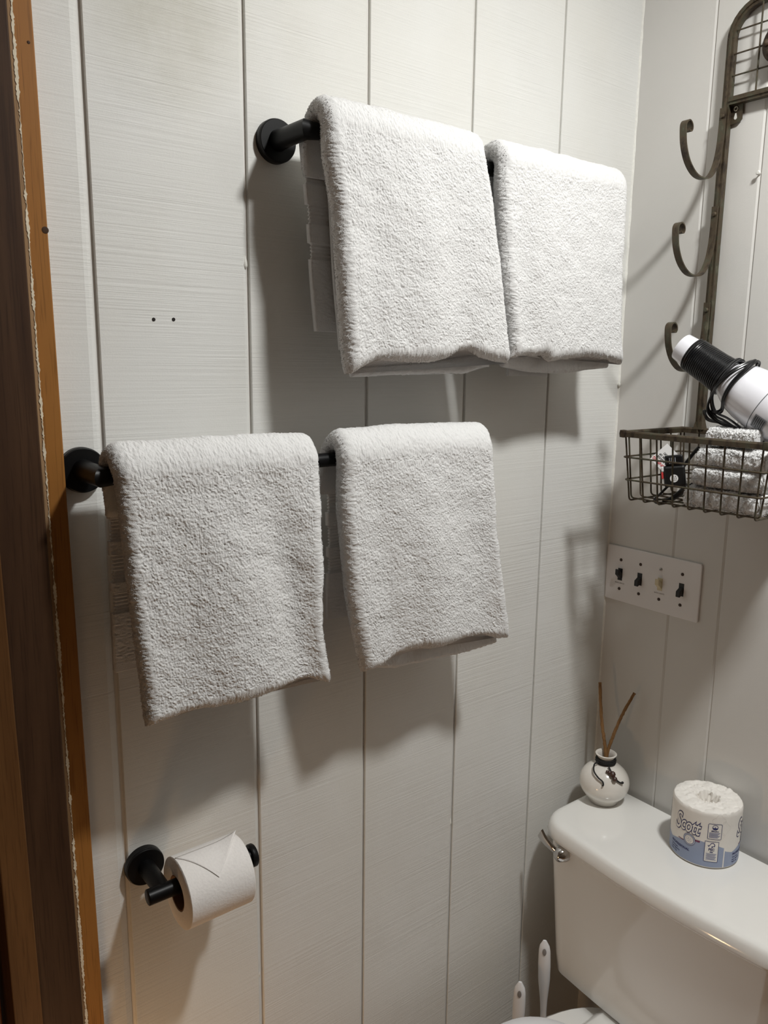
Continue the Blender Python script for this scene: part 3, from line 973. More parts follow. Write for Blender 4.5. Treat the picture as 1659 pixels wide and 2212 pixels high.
# ------------------------------------------------------------------ switch plate
sp = empty('switch_plate', (0.0, -0.107, 1.198), 'painted four-gang switch plate in the corner with three black toggles', 'switch plate')
pl = prism('plate', rrect_pts(-0.2125, -0.0018, 1.1415, 1.2555, 0.0040, 4), 'x', -0.0046, -0.0002, PLATE, sp, 0.0016, 3)
GY = [-0.0363, -0.0823, -0.1283, -0.1743]
ZS = 1.198
for i, y in enumerate(GY):
    m_ = IVORY if i == 2 else SWBLACK
    tgl = empty('toggle_switch', (-0.006, y, ZS)); tgl.parent = sp; tgl.matrix_parent_inverse = parent_world(sp).inverted()
    tgl['label'] = 'ivory toggle' if i == 2 else 'black toggle'
    box('slot', -0.0050, -0.0040, y - 0.0053, y + 0.0053, ZS - 0.0125, ZS + 0.0125, m_, tgl)
    up_t = 1 if i in (0, 2) else -1
    bm = box_bm(-0.016, -0.0045, y - 0.0045, y + 0.0045, ZS - 0.008, ZS + 0.004, 0.0012, 2)
    for v in bm.verts:
        if v.co.x < -0.012: v.co.z += 0.006 * up_t + (0.002 if up_t > 0 else 0.001)
    bm_obj('lever', bm, m_, tgl)
    for dz in (0.0302, -0.0302):
        st = i == 2 and dz > 0
        s_o = lathe('screw', [(0.0, -0.0062), (0.002, -0.0060), (0.0031, -0.0052), (0.0033, -0.0044)], STEEL if st else SCREW, sp, 18, (1, 0, 0), (0, y, ZS + dz))
        if st:
            bm = box_bm(-0.0067, -0.0058, y - 0.0028, y + 0.0028, ZS + dz - 0.0004, ZS + dz + 0.0004)
            bmesh.ops.rotate(bm, cent=(-0.0064, y, ZS + dz), matrix=Matrix.Rotation(math.radians(-35), 3, 'X'), verts=bm.verts)
            bm_obj('screw_slot', bm, HOLE, s_o)
def on_plate(vf, y, z, x=-0.0048):
    V, F = vf
    return [(x, y - v[0], z + v[1]) for v in V], F
for i, s in ((0, 'MAIN LIGHTS'), (2, 'BATH LIGHTS')):
    V, F = on_plate(text_vf(s, 0.0036, 0.00006), GY[i], ZS - 0.0182)
    o = new_mesh('printed_label', V, F, GREYP, sp); o['label'] = 'small grey lettering'

# screw in the right wall
sc_ = empty('wall_screw', (0, -0.2515, 1.931), 'small white painted screw standing out of the right wall', 'screw')
lathe('shank', [(0.0012, -0.0075), (0.0012, 0.0)], PAINTW, sc_, 12, (1, 0, 0), (0, -0.2515, 1.931))
lathe('head', [(0.0, -0.0095), (0.0025, -0.0093), (0.0038, -0.0078), (0.0036, -0.0068), (0.0012, -0.0066)], PAINTW, sc_, 18, (1, 0, 0), (0, -0.2515, 1.931))

# ------------------------------------------------------------------ wall rack with hooks and basket
rk = empty('wall_rack', (0, -0.276, 1.39), 'tall aged bronze wire wall rack with hooks and a basket', 'rack')
YP1, YP2, XP = -0.187, -0.365, -0.009
def square_tube(name, pts, wx, wy, mat, parent, bev=0.0015):
    """post of rectangular section with a raised rib, along a polyline in the plane x = const"""
    P = [Vector(p) for p in pts]
    V, F = [], []
    prof = [(-wx / 2, -wy / 2), (-wx / 2, -wy * 0.18), (-wx / 2 - 0.0022, -wy * 0.12), (-wx / 2 - 0.0022, wy * 0.12), (-wx / 2, wy * 0.18), (-wx / 2, wy / 2), (wx / 2, wy / 2), (wx / 2, -wy / 2)]
    n = len(prof)
    for i, p in enumerate(P):
        d0 = (p - P[i - 1]).normalized() if i else (P[1] - p).normalized()
        d1 = (P[i + 1] - p).normalized() if i < len(P) - 1 else d0
        t = (d0 + d1).normalized()
        sd = t.cross(Vector((1, 0, 0))).normalized() / max(0.5, t.dot(d0))
        for a, b in prof:
            V.append(p + Vector((a, 0, 0)) + sd * b)
    for i in range(len(P) - 1):
        for k in range(n):
            F.append((i * n + k, i * n + (k + 1) % n, (i + 1) * n + (k + 1) % n, (i + 1) * n + k))
    F.append(tuple(range(n))[::-1]); F.append(tuple((len(P) - 1) * n + k for k in range(n)))
    return new_mesh(name, V, F, mat, parent)
for y in (YP1, YP2):
    square_tube('post', [(XP, y, 1.497), (XP, y, 2.150)], 0.012, 0.0125, PATINA, rk)
    bm = bmesh.new()
    r_ = bmesh.ops.create_cone(bm, cap_ends=True, segments=4, radius1=0.0125, radius2=0.0088, depth=0.014, matrix=Matrix.Translation((XP, y, 1.511)) @ Matrix.Rotation(math.pi / 4, 4, 'Z'))
    bm_obj('post_foot', bm, PATINA, rk)
arch = [(XP, YP1, 2.150)]
for k in range(1, 9):
    a = math.radians(90 * k / 8)
    arch.append((XP, YP1 - 0.052 * (1 - math.cos(a)), 2.150 + 0.048 * math.sin(a)))
arch.append((XP, -0.276, 2.204))
arch += [(XP, YP1 + YP2 - y, z) for _, y, z in arch[:-1][::-1]]
square_tube('arch', arch, 0.012, 0.0125, PATINA, rk)
square_tube('cross_bar', [(XP, YP1 - 0.006, 2.053), (XP, YP2 + 0.006, 2.053)], 0.012, 0.0125, PATINA, rk)
for z in (2.161, 2.1255, 2.092):
    tube('grid_wire', [(-0.011, YP1 - 0.004, z), (-0.011, YP2 + 0.004, z)], 0.0014, PATINA, rk, 8)
for y in (-0.2375, -0.3145):
    tube('grid_wire', [(-0.0135, y, 2.056), (-0.0135, y, 2.199)], 0.0015, PATINA, rk, 8)
md_ = lathe('medallion', [(0.0, -0.030), (0.012, -0.0285), (0.024, -0.024), (0.031, -0.0185), (0.0325, -0.0165), (0.031, -0.0155), (0.0, -0.0155)], RUST, rk, 40, (1, 0, 0), (0, -0.276, 2.122))
md_['label'] = 'round rust brown medallion'
for k in range(8):
    a = 2 * math.pi * k / 8
    V, F = lathe_vf([(0.0, -0.0305), (0.004, -0.029), (0.0065, -0.0255)], 10, (1, 0, 0), (0, -0.276 + 0.021 * math.cos(a), 2.122 + 0.021 * math.sin(a)))
    new_mesh('petal', V, F, RUST, md_, True)
for y, s in ((YP1, -1), (YP2, 1)):
    pts = [(y + s * 0.005, 2.047), (y + s * 0.026, 2.047), (y + s * 0.026, 2.023), (y + s * 0.022, 2.019), (y + s * 0.005, 2.017)]
    tb = prism('hanging_tab', pts, 'x', -0.0050, -0.0030, PATINA, rk)
    V, F = lathe_vf([(0.0022, 0.0), (0.0044, 0.0), (0.0044, -0.0012), (0.0022, -0.0012), (0.0022, 0.0)], 18, (1, 0, 0), (-0.0050, y + s * 0.0145, 2.041))
    new_mesh('eyelet', V, F, BRASS, tb, True)
    kh = [(y + s * 0.0145 + 0.0026 * math.cos(a), 2.027 + 0.003 * math.sin(a)) for a in [math.pi + math.pi * i / 8 for i in range(9)]] + [(y + s * 0.0145 + 0.0009, 2.034), (y + s * 0.0145 - 0.0009, 2.034)]
    prism('keyhole', kh, 'x', -0.0054, -0.0049, PAINTW, tb)
hk = [(-0.0195, 2.043), (-0.0195, 2.03), (-0.020, 2.005), (-0.0225, 1.978), (-0.030, 1.952), (-0.045, 1.932), (-0.066, 1.9245), (-0.093, 1.9275), (-0.117, 1.943), (-0.1322, 1.966), (-0.1375, 1.990), (-0.136, 2.0), (-0.128, 2.0045), (-0.120, 2.001), (-0.1175, 1.994), (-0.121, 1.989), (-0.126, 1.990)]
for y in (YP1,):
    for k, dz in enumerate((0.0, -0.157, -0.317)):
        h = empty('hook', (-0.0195, y, 2.03 + dz)); h.parent = rk; h.matrix_parent_inverse = parent_world(rk).inverted()
        P = smooth_path([(-0.0195 + (x + 0.0195) * 0.95, y, z + dz) for x, z in hk], 5)
        ribbon('strap', P, (0, 1, 0), 0.0115, 0.0022, PATINA, h)
        lathe('rivet', [(0.0, -0.0245), (0.003, -0.0238), (0.0045, -0.0215), (0.0045, -0.0195)], PATINA, h, 14, (1, 0, 0), (0, y, 2.030 + dz))
# basket
BX, BY0, BY1 = -0.185, -0.151, -0.401
ZT, ZBOT = 1.501, 1.386
bk = empty('basket', (BX / 2, -0.276, ZBOT)); bk.parent = rk; bk.matrix_parent_inverse = parent_world(rk).inverted()
rail = [(BX, BY0), (BX, BY1), (-0.007, BY1), (-0.007, BY0)]
def rect_bar(name, a, b, w, h, mat, parent):
    a, b = Vector(a), Vector(b)
    d = (b - a).normalized(); sd = d.cross(Vector((0, 0, 1)))
    V = []
    prof = [(-w / 2, -h / 2), (w / 2, -h / 2), (w / 2, h * 0.25), (w * 0.25, h / 2), (-w * 0.25, h / 2), (-w / 2, h * 0.25)]
    for p, e in ((a, -1), (b, 1)):
        for u, v in prof:
            V.append(p + sd * u + Vector((0, 0, v)) + d * e * w / 2 * 0.6)
    n = len(prof)
    F = [(k, (k + 1) % n, n + (k + 1) % n, n + k) for k in range(n)] + [tuple(range(n))[::-1], tuple(range(n, 2 * n))]
    return new_mesh(name, V, F, mat, parent)
for i in range(4):
    a, b = rail[i], rail[(i + 1) % 4]
    rect_bar('top_rail', (a[0], a[1], ZT), (b[0], b[1], ZT), 0.0085, 0.0105, PATINA, bk)
for a in rail[:2]:
    lathe('corner_cap', [(0.0, -0.007), (0.0062, -0.006), (0.0072, 0.0), (0.0062, 0.006), (0.0, 0.007)], PATINA, bk, 12, (0, 0, 1), (a[0], a[1], ZT))
TP_ = 0.010                                              # taper of the basket towards its bottom
nfr, nsd = 9, 6
for i in range(nfr):
    y = BY0 - 0.005 + (BY1 - BY0 + 0.010) * i / (nfr - 1)
    yb2 = -0.276 + (y + 0.276) * 0.93
    P = rounded([(BX, y, ZT - 0.004), (BX + TP_, yb2, ZBOT), (-0.012, yb2, ZBOT), (-0.008, y, ZT - 0.004)], 0.007)
    tube('basket_wire', P, 0.0015, PATINA, bk, 8)
for i in range(nsd):
    x = BX + 0.016 + (-0.012 - BX - 0.016) * i / (nsd - 1)
    xb2 = x if i else x + 0.004
    P = rounded([(x, BY0, ZT - 0.004), (xb2, BY0 - TP_, ZBOT + 0.003), (xb2, BY1 + TP_, ZBOT + 0.003), (x, BY1, ZT - 0.004)], 0.007)
    tube('basket_wire', P, 0.0015, PATINA, bk, 8)
for z in (1.4612, 1.4221):
    k = (ZT - z) / (ZT - ZBOT) * TP_
    e = 0.0028
    ring = rrect_pts(BX + k - e, -0.008, BY1 + k - e, BY0 - k + e, 0.008, 4)
    tube('basket_ring', [(x, y, z) for x, y in ring], 0.0016, PATINA, bk, 8, closed=True)

# ------------------------------------------------------------------ folded washcloths in the basket
def flat_pad(name, parent, x0, x1, y0, y1, z0, z1, seed, pile=6000):
    """folded cloth lying flat: rounded fold towards the room (x0), layered edge at its ends"""
    T = z1 - z0
    nv, sec = 120, []
    for i in range(150):
        a = 2 * math.pi * i / 150
        cx, sz = math.cos(a), math.sin(a)
        sec.append((0.5 + 0.5 * np.sign(cx) * abs(cx) ** 0.22, np.sign(sz) * abs(sz) ** 0.55))
    sec = np.array(sec)
    P = np.zeros((nv, len(sec), 3))
    for i in range(nv):
        t = i / (nv - 1)
        e = min(1, math.sqrt(max(0, 1 - max(0, abs(2 * t - 1) - 0.86) ** 2 / 0.14 ** 2)) + 0.35)
        y = y0 + (y1 - y0) * t
        X = x0 + (x1 - x0) * sec[:, 0]
        Z = (z0 + z1) / 2 + T / 2 * sec[:, 1] * e
        P[i] = np.stack([X, np.full(len(sec), y), Z], 1)
    Nn = grid_normals(P)
    c = P.mean(1, keepdims=True)
    if ((P - c) * Nn).sum() < 0: Nn = -Nn
    u = P[:, :, 1] / 0.02 + 30; v = np.arange(len(sec))[None] / 15.0 + 0 * u
    P = P + Nn * (0.0014 * vnoise2(u, v, seed) + 0.0008 * vnoise2(u * 2.5, v * 2, seed + 1) + 0.0009 * vnoise2(u * 9, v * 6, seed + 2) + 0.0007 * vnoise2(u * 17, v * 9, seed + 3))[:, :, None]
    b = grid_mesh(name, P, TERRY, parent)
    w = np.where(P[:, :, 0] > x0 + 0.10, 0.25, 1.0)
    p, q = sample_grid(P, Nn, pile, w)
    pile_mesh('terry_pile', p, q, b, 0.0026, 0.0005, 0.12, 0.7)
    return b
zz = [1.3895, 1.4235, 1.4575, 1.4905, 1.521]
wl = ['bottom white washcloth of the stack in the wire basket', 'second white washcloth from the bottom of the basket stack', 'third white washcloth up, just below the basket rail', 'top white washcloth of the stack, under the hair dryer']
yl = [-0.262, -0.272, -0.278, -0.288]
for i in range(4):
    t = empty('washcloth', (-0.1, -0.33, zz[i]), wl[i], 'washcloth', 'folded washcloths stacked in the basket')
    flat_pad('folded_body', t, -0.168 + 0.002 * i, -0.020, yl[i], -0.3895 if i < 3 else -0.368, zz[i] + 0.0005, zz[i + 1] - 0.0005, 60 + i, 3200)

# ------------------------------------------------------------------ hair dryer
N0 = Vector((-0.128, -0.2130, 1.6475))
AX = Vector((0.10, -0.845, -0.53)).normalized()
hd = empty('hair_dryer', N0 + AX * 0.1, 'white hair dryer with black cord wound round its barrel', 'hair dryer')
prof = [(0.0205, 0.012), (0.0205, 0.0), (0.0228, 0.0), (0.0232, 0.002), (0.0250, 0.024), (0.0262, 0.07), (0.0285, 0.098), (0.0345, 0.110), (0.0400, 0.122), (0.0435, 0.140), (0.0450, 0.158), (0.0452, 0.172)]
lathe('barrel', prof, DRYERW, hd, 64, AX, N0, 50)
lathe('seam', [(0.0449, 0.1722), (0.0449, 0.1732)], DRYGREY, hd, 64, AX, N0)
lathe('motor_housing', [(0.0452, 0.1734), (0.0448, 0.19), (0.043, 0.21), (0.039, 0.226), (0.032, 0.236), (0.030, 0.238)], DRYERW, hd, 64, AX, N0, 50)
lathe('rear_grille', [(0.030, 0.236), (0.028, 0.240), (0.014, 0.2425), (0.0, 0.243)], DRYGREY, hd, 48, AX, N0)
# folded handle hanging below the housing
ref = Vector((0, 0, 1)); U = (ref - AX * ref.dot(AX)).normalized(); W = AX.cross(U)
hp = N0 + AX * 0.185
hdir = Vector((-0.30, -0.95, 0.02)).normalized()
hdl = tube('handle', [hp + hdir * 0.01, hp + hdir * 0.075, hp + hdir * 0.10], [0.021, 0.019, 0.0175], DRYERW, hd, 24)
# rating label on the housing facing the room
def on_cyl(vf, org, ax, u0, r, h0):
    """flat figure (x along the circumference, y along the axis) laid on a cylinder"""
    V, F = vf
    w0 = ax.cross(u0)
    out = []
    for v in V:
        a = v[0] / r
        out.append(org + ax * (h0 + v[1]) + (u0 * math.cos(a) + w0 * math.sin(a)) * (r + v[2]))
    return out, F
UF = Vector((-0.85, -0.3, 0.1)); UF = (UF - AX * UF.dot(AX)).normalized()
V, F = on_cyl(rect_vf(-0.014, 0.010, 0, 0.02, 10), N0, AX, (UF - U * 0.75).normalized(), 0.0455, 0.178)
o = new_mesh('rating_label', V, F, GREYLAB, hd); o['label'] = 'grey rating label with fine print'
for k in range(6):
    V, F = on_cyl(rect_vf(-0.012, 0.008 - 0.003 * (k % 2), 0.002 + k * 0.003, 0.0032 + k * 0.003, 8), N0, AX, (UF - U * 0.75).normalized(), 0.0457, 0.178)
    new_mesh('print_line', V, F, BLKP, o)
V, F = on_cyl(([(-0.004, 0.0, 0), (-0.0028, 0.0, 0), (0.0012, 0.010, 0), (0.0, 0.010, 0)], [(0, 1, 2, 3)]), N0, AX, (UF + U * 0.25).normalized(), 0.0455, 0.181)
o = new_mesh('brand_mark', V, F, BLKP, hd); o['label'] = 'black brush stroke mark'
# cord: tight coil round the barrel, then loose loops
cd = empty('cord', N0 + AX * 0.06); cd.parent = hd; cd.matrix_parent_inverse = parent_world(hd).inverted()
co = []
turns, h0, h1 = 21, 0.0225, 0.096
for i in range(turns * 26 + 1):
    t = i / (turns * 26)
    a = 2 * math.pi * turns * t
    h = h0 + (h1 - h0) * t
    r = np.interp(h, [0.024, 0.07, 0.098], [0.0250, 0.0262, 0.0285]) + 0.0016
    co.append(N0 + AX * h + (U * math.cos(a) + W * math.sin(a)) * r)
tube('coil', co, 0.00172, CABLE, cd, 7)
def bodyp(h, deg, off):
    """point beside the dryer: distance along its axis, angle from the top turning towards the room, clearance"""
    if deg >= 160: deg -= 20
    rr = np.interp(h, [p[1] for p in prof[3:]], [p[0] for p in prof[3:]]) + off
    a = math.radians(deg)
    F_ = W if W.dot(Vector((-1, -0.6, 0))) > 0 else -W
    return N0 + AX * h + (U * math.cos(a) + F_ * math.sin(a)) * rr
loops = [
    [bodyp(0.094, -70, 0.004), bodyp(0.094, -10, 0.0055), bodyp(0.092, 25, 0.006), bodyp(0.094, 70, 0.0055), bodyp(0.094, 115, 0.006), bodyp(0.102, 165, 0.014), bodyp(0.118, 180, 0.018), bodyp(0.138, 178, 0.012), bodyp(0.160, 172, 0.010), bodyp(0.176, 158, 0.005), bodyp(0.198, 156, 0.004), bodyp(0.222, 160, 0.004)],
    [bodyp(0.098, -70, 0.004), bodyp(0.098, -10, 0.006), bodyp(0.096, 30, 0.0065), bodyp(0.098, 80, 0.006), bodyp(0.098, 120, 0.006), bodyp(0.104, 160, 0.012), bodyp(0.120, 172, 0.014), bodyp(0.140, 168, 0.008), bodyp(0.158, 165, 0.007), bodyp(0.176, 158, 0.005), bodyp(0.198, 156, 0.004), bodyp(0.222, 160, 0.004)],
    [bodyp(0.112, -80, 0.004), bodyp(0.114, -20, 0.0065), bodyp(0.112, 15, 0.008), bodyp(0.104, 60, 0.007), bodyp(0.098, 105, 0.007), bodyp(0.098, 140, 0.010), bodyp(0.104, 175, 0.022), bodyp(0.124, 185, 0.020), bodyp(0.150, 180, 0.011), bodyp(0.168, 176, 0.009), bodyp(0.176, 158, 0.005), bodyp(0.198, 156, 0.004), bodyp(0.222, 160, 0.004)],
    [bodyp(0.116, -80, 0.004), bodyp(0.118, -20, 0.006), bodyp(0.117, 15, 0.008), bodyp(0.109, 60, 0.009), bodyp(0.103, 100, 0.011), bodyp(0.100, 140, 0.014), bodyp(0.108, 178, 0.026), bodyp(0.130, 188, 0.021), bodyp(0.152, 185, 0.012), bodyp(0.176, 158, 0.005), bodyp(0.198, 156, 0.004), bodyp(0.222, 160, 0.004)],
    [bodyp(0.113, -20, 0.008), bodyp(0.116, 12, 0.0105), bodyp(0.118, 40, 0.006), bodyp(0.118, 80, 0.004), bodyp(0.120, 115, 0.004), bodyp(0.124, 145, 0.005), bodyp(0.120, 170, 0.014), bodyp(0.106, 185, 0.024), bodyp(0.098, 190, 0.034), bodyp(0.110, 196, 0.036), bodyp(0.135, 188, 0.018), bodyp(0.176, 158, 0.005), bodyp(0.198, 156, 0.004), bodyp(0.222, 160, 0.004)],
    [bodyp(0.117, -20, 0.007), bodyp(0.120, 12, 0.0095), bodyp(0.122, 40, 0.005), bodyp(0.121, 80, 0.0035), bodyp(0.123, 115, 0.004), bodyp(0.127, 145, 0.005), bodyp(0.126, 168, 0.012), bodyp(0.112, 183, 0.020), bodyp(0.101, 186, 0.030), bodyp(0.112, 192, 0.032), bodyp(0.140, 186, 0.014), bodyp(0.176, 158, 0.005), bodyp(0.198, 156, 0.004), bodyp(0.222, 160, 0.004)],
]
for L_ in loops:
    tube('loose_loop', smooth_path(L_, 7), 0.0019, CABLE, cd, 8)

# ------------------------------------------------------------------ plug, its cord and the tag in the basket
pg = empty('plug_adapter', (-0.12, -0.195, 1.39), 'black shock-guard plug with red button and white tag, lying in the basket', 'plug')
pc = Vector((-0.140, -0.2245, 1.4335))
yax = Vector((-0.50, 0.87, 0)).normalized()              # towards the left in view
PR = Matrix((Vector((-0.83, -0.55, 0.05)).normalized(), yax, Vector((0, 0, 1)))).transposed().to_4x4()
def pbox(name, a0, a1, b0, b1, c0, c1, mat, parent, bev=0.002, tilt=0.0):
    bm = box_bm(a0, a1, b0, b1, c0, c1, bev, 2)
    bmesh.ops.transform(bm, matrix=Matrix.Translation(pc) @ PR @ Matrix.Rotation(math.radians(tilt), 4, 'X'), verts=bm.verts)
    return bm_obj(name, bm, mat, parent)
TL = -8
pbox('plug_body', -0.010, 0.010, -0.0185, 0.0165, -0.019, 0.0175, SWBLACK, pg, 0.004, TL)
pbox('ribbed_cap', -0.008, 0.009, -0.0165, 0.013, 0.0178, 0.035, CABLE, pg, 0.003, TL)
for k in range(4):
    pbox('rib', 0.0088, 0.0100, -0.0045 + k * 0.003, -0.003 + k * 0.003, 0.021, 0.031, GREYLAB, pg, 0.0003, TL)
rb = pbox('reset_button', -0.004, 0.009, 0.0166, 0.0200, -0.004, 0.0075, REDP, pg, 0.001, TL); rb['label'] = 'red button'
pbox('test_button', -0.004, 0.009, 0.0155, 0.0195, 0.0085, 0.0165, PAPER, pg, 0.001, TL)
for dz in (0.006, -0.008):
    o = pbox('prong', -0.003, 0.003, -0.034, -0.019, dz - 0.0011, dz + 0.0011, BRASS, pg, 0.0004, TL - 4)
TM = Matrix.Translation(pc) @ PR @ Matrix.Rotation(math.radians(TL), 4, 'X')
V, F = ring_vf(0, 0, 0.00001, 0.0066, 28)
V = [TM @ Vector((0.0104, v[0] + 0.000, v[1] - 0.004)) for v in V]
st = new_mesh('round_sticker', V, F, PAPER, pg); st['label'] = 'round white sticker'
for k in range(3):
    V, F = text_vf(('W A', 'X 5 4', '4 0 0')[k], 0.0036)
    V = [TM @ Vector((0.0107, -v[0], -0.001 - 0.0032 * k + v[1])) for v in V]
    new_mesh('sticker_print', V, F, BLKP, st)
# white warning tag standing behind the plug, read upside down
vw = Vector((0.84, 0.54, -0.09)).normalized()            # from the viewer towards the tag
hr = vw.cross(Vector((0, 0, 1))).normalized(); hu = hr.cross(vw)
tdx = (hr * -0.72 + hu * 0.69).normalized(); tdy = (hr * -0.69 - hu * 0.72).normalized()
tgm = Matrix((-vw, tdx, -tdy)).transposed().to_4x4()
tgm.translation = pc + hr * -0.0145 + hu * 0.0275 + vw * 0.022
V = [tgm @ Vector((a, b, c)) for a in (0.0, 0.0006) for b, c in ((-0.020, -0.019), (0.018, -0.019), (0.018, 0.019), (-0.020, 0.019))]
F = [(0, 1, 2, 3), (7, 6, 5, 4), (0, 4, 5, 1), (1, 5, 6, 2), (2, 6, 7, 3), (3, 7, 4, 0)]
wt = new_mesh('warning_tag', V, F, PAPER, pg); wt['label'] = 'white paper warning tag with red and black print'
def on_tag(vf, b, c):
    Vv, Ff = vf
    return [tgm @ Vector((0.0010, b + v[0], c - v[1])) for v in Vv], Ff
for i, (s, sz, c, m_) in enumerate((('UNPLUG', 0.0066, -0.0125, REDP), ('TO REDUCE', 0.0044, -0.006, BLKP), ('THE RISK OF', 0.0044, -0.001, BLKP), ('SHOCK!', 0.0048, 0.0045, BLKP))):
    V, F = on_tag(text_vf(s, sz, 0.00012), 0.001 if i else 0.004, c)
    new_mesh('tag_print', V, F, m_, wt)
def cordp(*q):
    return smooth_path(q, 8)
def pp(b, c, a=0.0):
    return TM @ Vector((a, b, c))
tube('lead', cordp(pp(0.010, -0.017), pp(0.024, -0.030), pp(0.034, -0.040, -0.006), pp(0.030, -0.0465, -0.012), pp(0.016, -0.045, -0.014), pp(-0.004, -0.036, -0.016), pp(-0.022, -0.022, -0.016), pp(-0.034, -0.014, -0.018)), [0.0021] * 57, CABLE, pg, 10)
tube('strain_relief', cordp(pp(0.021, -0.0455, -0.013), pp(0.006, -0.041, -0.014), pp(-0.012, -0.029, -0.012), pp(-0.020, -0.019, -0.008)), list(np.linspace(0.0034, 0.0065, 25)), SWBLACK, pg, 12)
tube('lead', cordp(pp(-0.014, 0.010, -0.016), pp(-0.024, 0.022, -0.018), pp(-0.034, 0.034, -0.020), pp(-0.044, 0.044, -0.022)), [0.0030] * 25, CABLE, pg, 10)

# ------------------------------------------------------------------ diffuser vase with reeds
VC = Vector((-0.070, -0.0785, 0.739))
vs = empty('diffuser_vase', VC, 'round cream ceramic vase with black cord tied at its neck, on the tank', 'vase')
vp = [(0.0, 0.0), (0.026, 0.0), (0.029, 0.0012)]
for k in range(1, 15):
    a = math.radians(-58 + 128 * k / 14)
    vp.append((0.0485 * math.cos(a) + 0.001, 0.0425 + 0.0405 * math.sin(a) / math.sin(math.radians(70)) * 0.98))
vp += [(0.0165, 0.0845), (0.0155, 0.0885), (0.0160, 0.094), (0.0185, 0.0990), (0.0208, 0.1015), (0.0212, 0.1032), (0.0200, 0.1042), (0.0178, 0.1035), (0.0150, 0.098), (0.0135, 0.090), (0.0145, 0.082), (0.030, 0.070), (0.040, 0.045), (0.025, 0.01), (0.0, 0.008)]
lathe('body', vp, CERAM, vs, 64, (0, 0, 1), VC, 60)
nk = empty('neck_cord', VC + Vector((0, 0, 0.09))); nk.parent = vs; nk.matrix_parent_inverse = parent_world(vs).inverted()
for k in range(4):
    z = 0.0845 + 0.0031 * k
    r = 0.0178 + (0.0012 if k in (1, 2) else 0)
    tube('wrap', [VC + Vector((r * math.cos(a), r * math.sin(a), z + 0.0009 * math.sin(2 * a + k))) for a in [2 * math.pi * i / 32 for i in range(32)]], 0.0019, CORDM, nk, 8, closed=True)
def vpt(px_off, z, rad):
    """point on the vase side facing the viewer: sideways offset (right positive), height, distance from the axis"""
    f = Vector((-0.81, -0.585, 0)); r_ = Vector((0.585, -0.81, 0))
    d = math.sqrt(max(0.0, rad * rad - px_off * px_off))
    return VC + r_ * px_off + f * d + Vector((0, 0, z))
tube('loose_end', smooth_path([vpt(-0.014, 0.090, 0.021), vpt(-0.0215, 0.0860, 0.030), vpt(-0.0215, 0.078, 0.0400), vpt(-0.013, 0.0705, 0.0450), vpt(-0.0040, 0.0655, 0.0475), vpt(-0.0020, 0.0600, 0.0495), vpt(-0.0035, 0.0570, 0.0500)], 6), 0.0016, CORDM, nk, 8)
tube('loose_end', smooth_path([vpt(0.006, 0.086, 0.022), vpt(0.014, 0.0775, 0.036), vpt(0.022, 0.069, 0.0440), vpt(0.030, 0.063, 0.0475), vpt(0.036, 0.0625, 0.0490)], 6), [0.0016] * 20 + [0.0019, 0.0024, 0.0027, 0.0026, 0.0018], CORDM, nk, 8)
for off, z, rad, r in ((0.0085, 0.0795, 0.032, 0.0042), (0.0145, 0.0785, 0.037, 0.0062), (0.0190, 0.0715, 0.0435, 0.0052), (0.004, 0.080, 0.030, 0.003)):
    p = vpt(off, z, rad + 0.002)
    lathe('bead', [(0.0, -r), (r * 0.7, -r * 0.7), (r, 0.0), (r * 0.7, r * 0.7), (0.0, r)], BEAD, nk, 14, (0.4, 0.2, 0.9), p)
def reed(label, pts, r0, r1):
    P = smooth_path(pts, 8)
    P = [p + Vector((random.uniform(-.0004, .0004), random.uniform(-.0004, .0004), 0)) for p in P]
    R = [r0 + (r1 - r0) * i / (len(P) - 1) + random.uniform(-.00025, .00025) for i in range(len(P))]
    o = tube('reed_stick', P, R, TWIG, None, 10)
    tag(o, label, 'reed', 'reeds in the vase')
reed('left knobbly brown reed stick leaning toward the corner', [VC + Vector((0.001, -0.002, 0.03)), (-0.0635, -0.0720, 0.8400), (-0.0610, -0.0635, 0.868), (-0.0590, -0.0550, 0.8975), (-0.0565, -0.0475, 0.936), (-0.0532, -0.0400, 0.9775)], 0.0036, 0.0032)
reed('right brown reed stick leaning toward the toilet paper', [VC + Vector((-0.003, 0.003, 0.03)), (-0.0605, -0.0750, 0.8400), (-0.0560, -0.0800, 0.869), (-0.0505, -0.0860, 0.8985), (-0.0370, -0.0925, 0.9330), (-0.0192, -0.1000, 0.9667)], 0.0034, 0.0030)

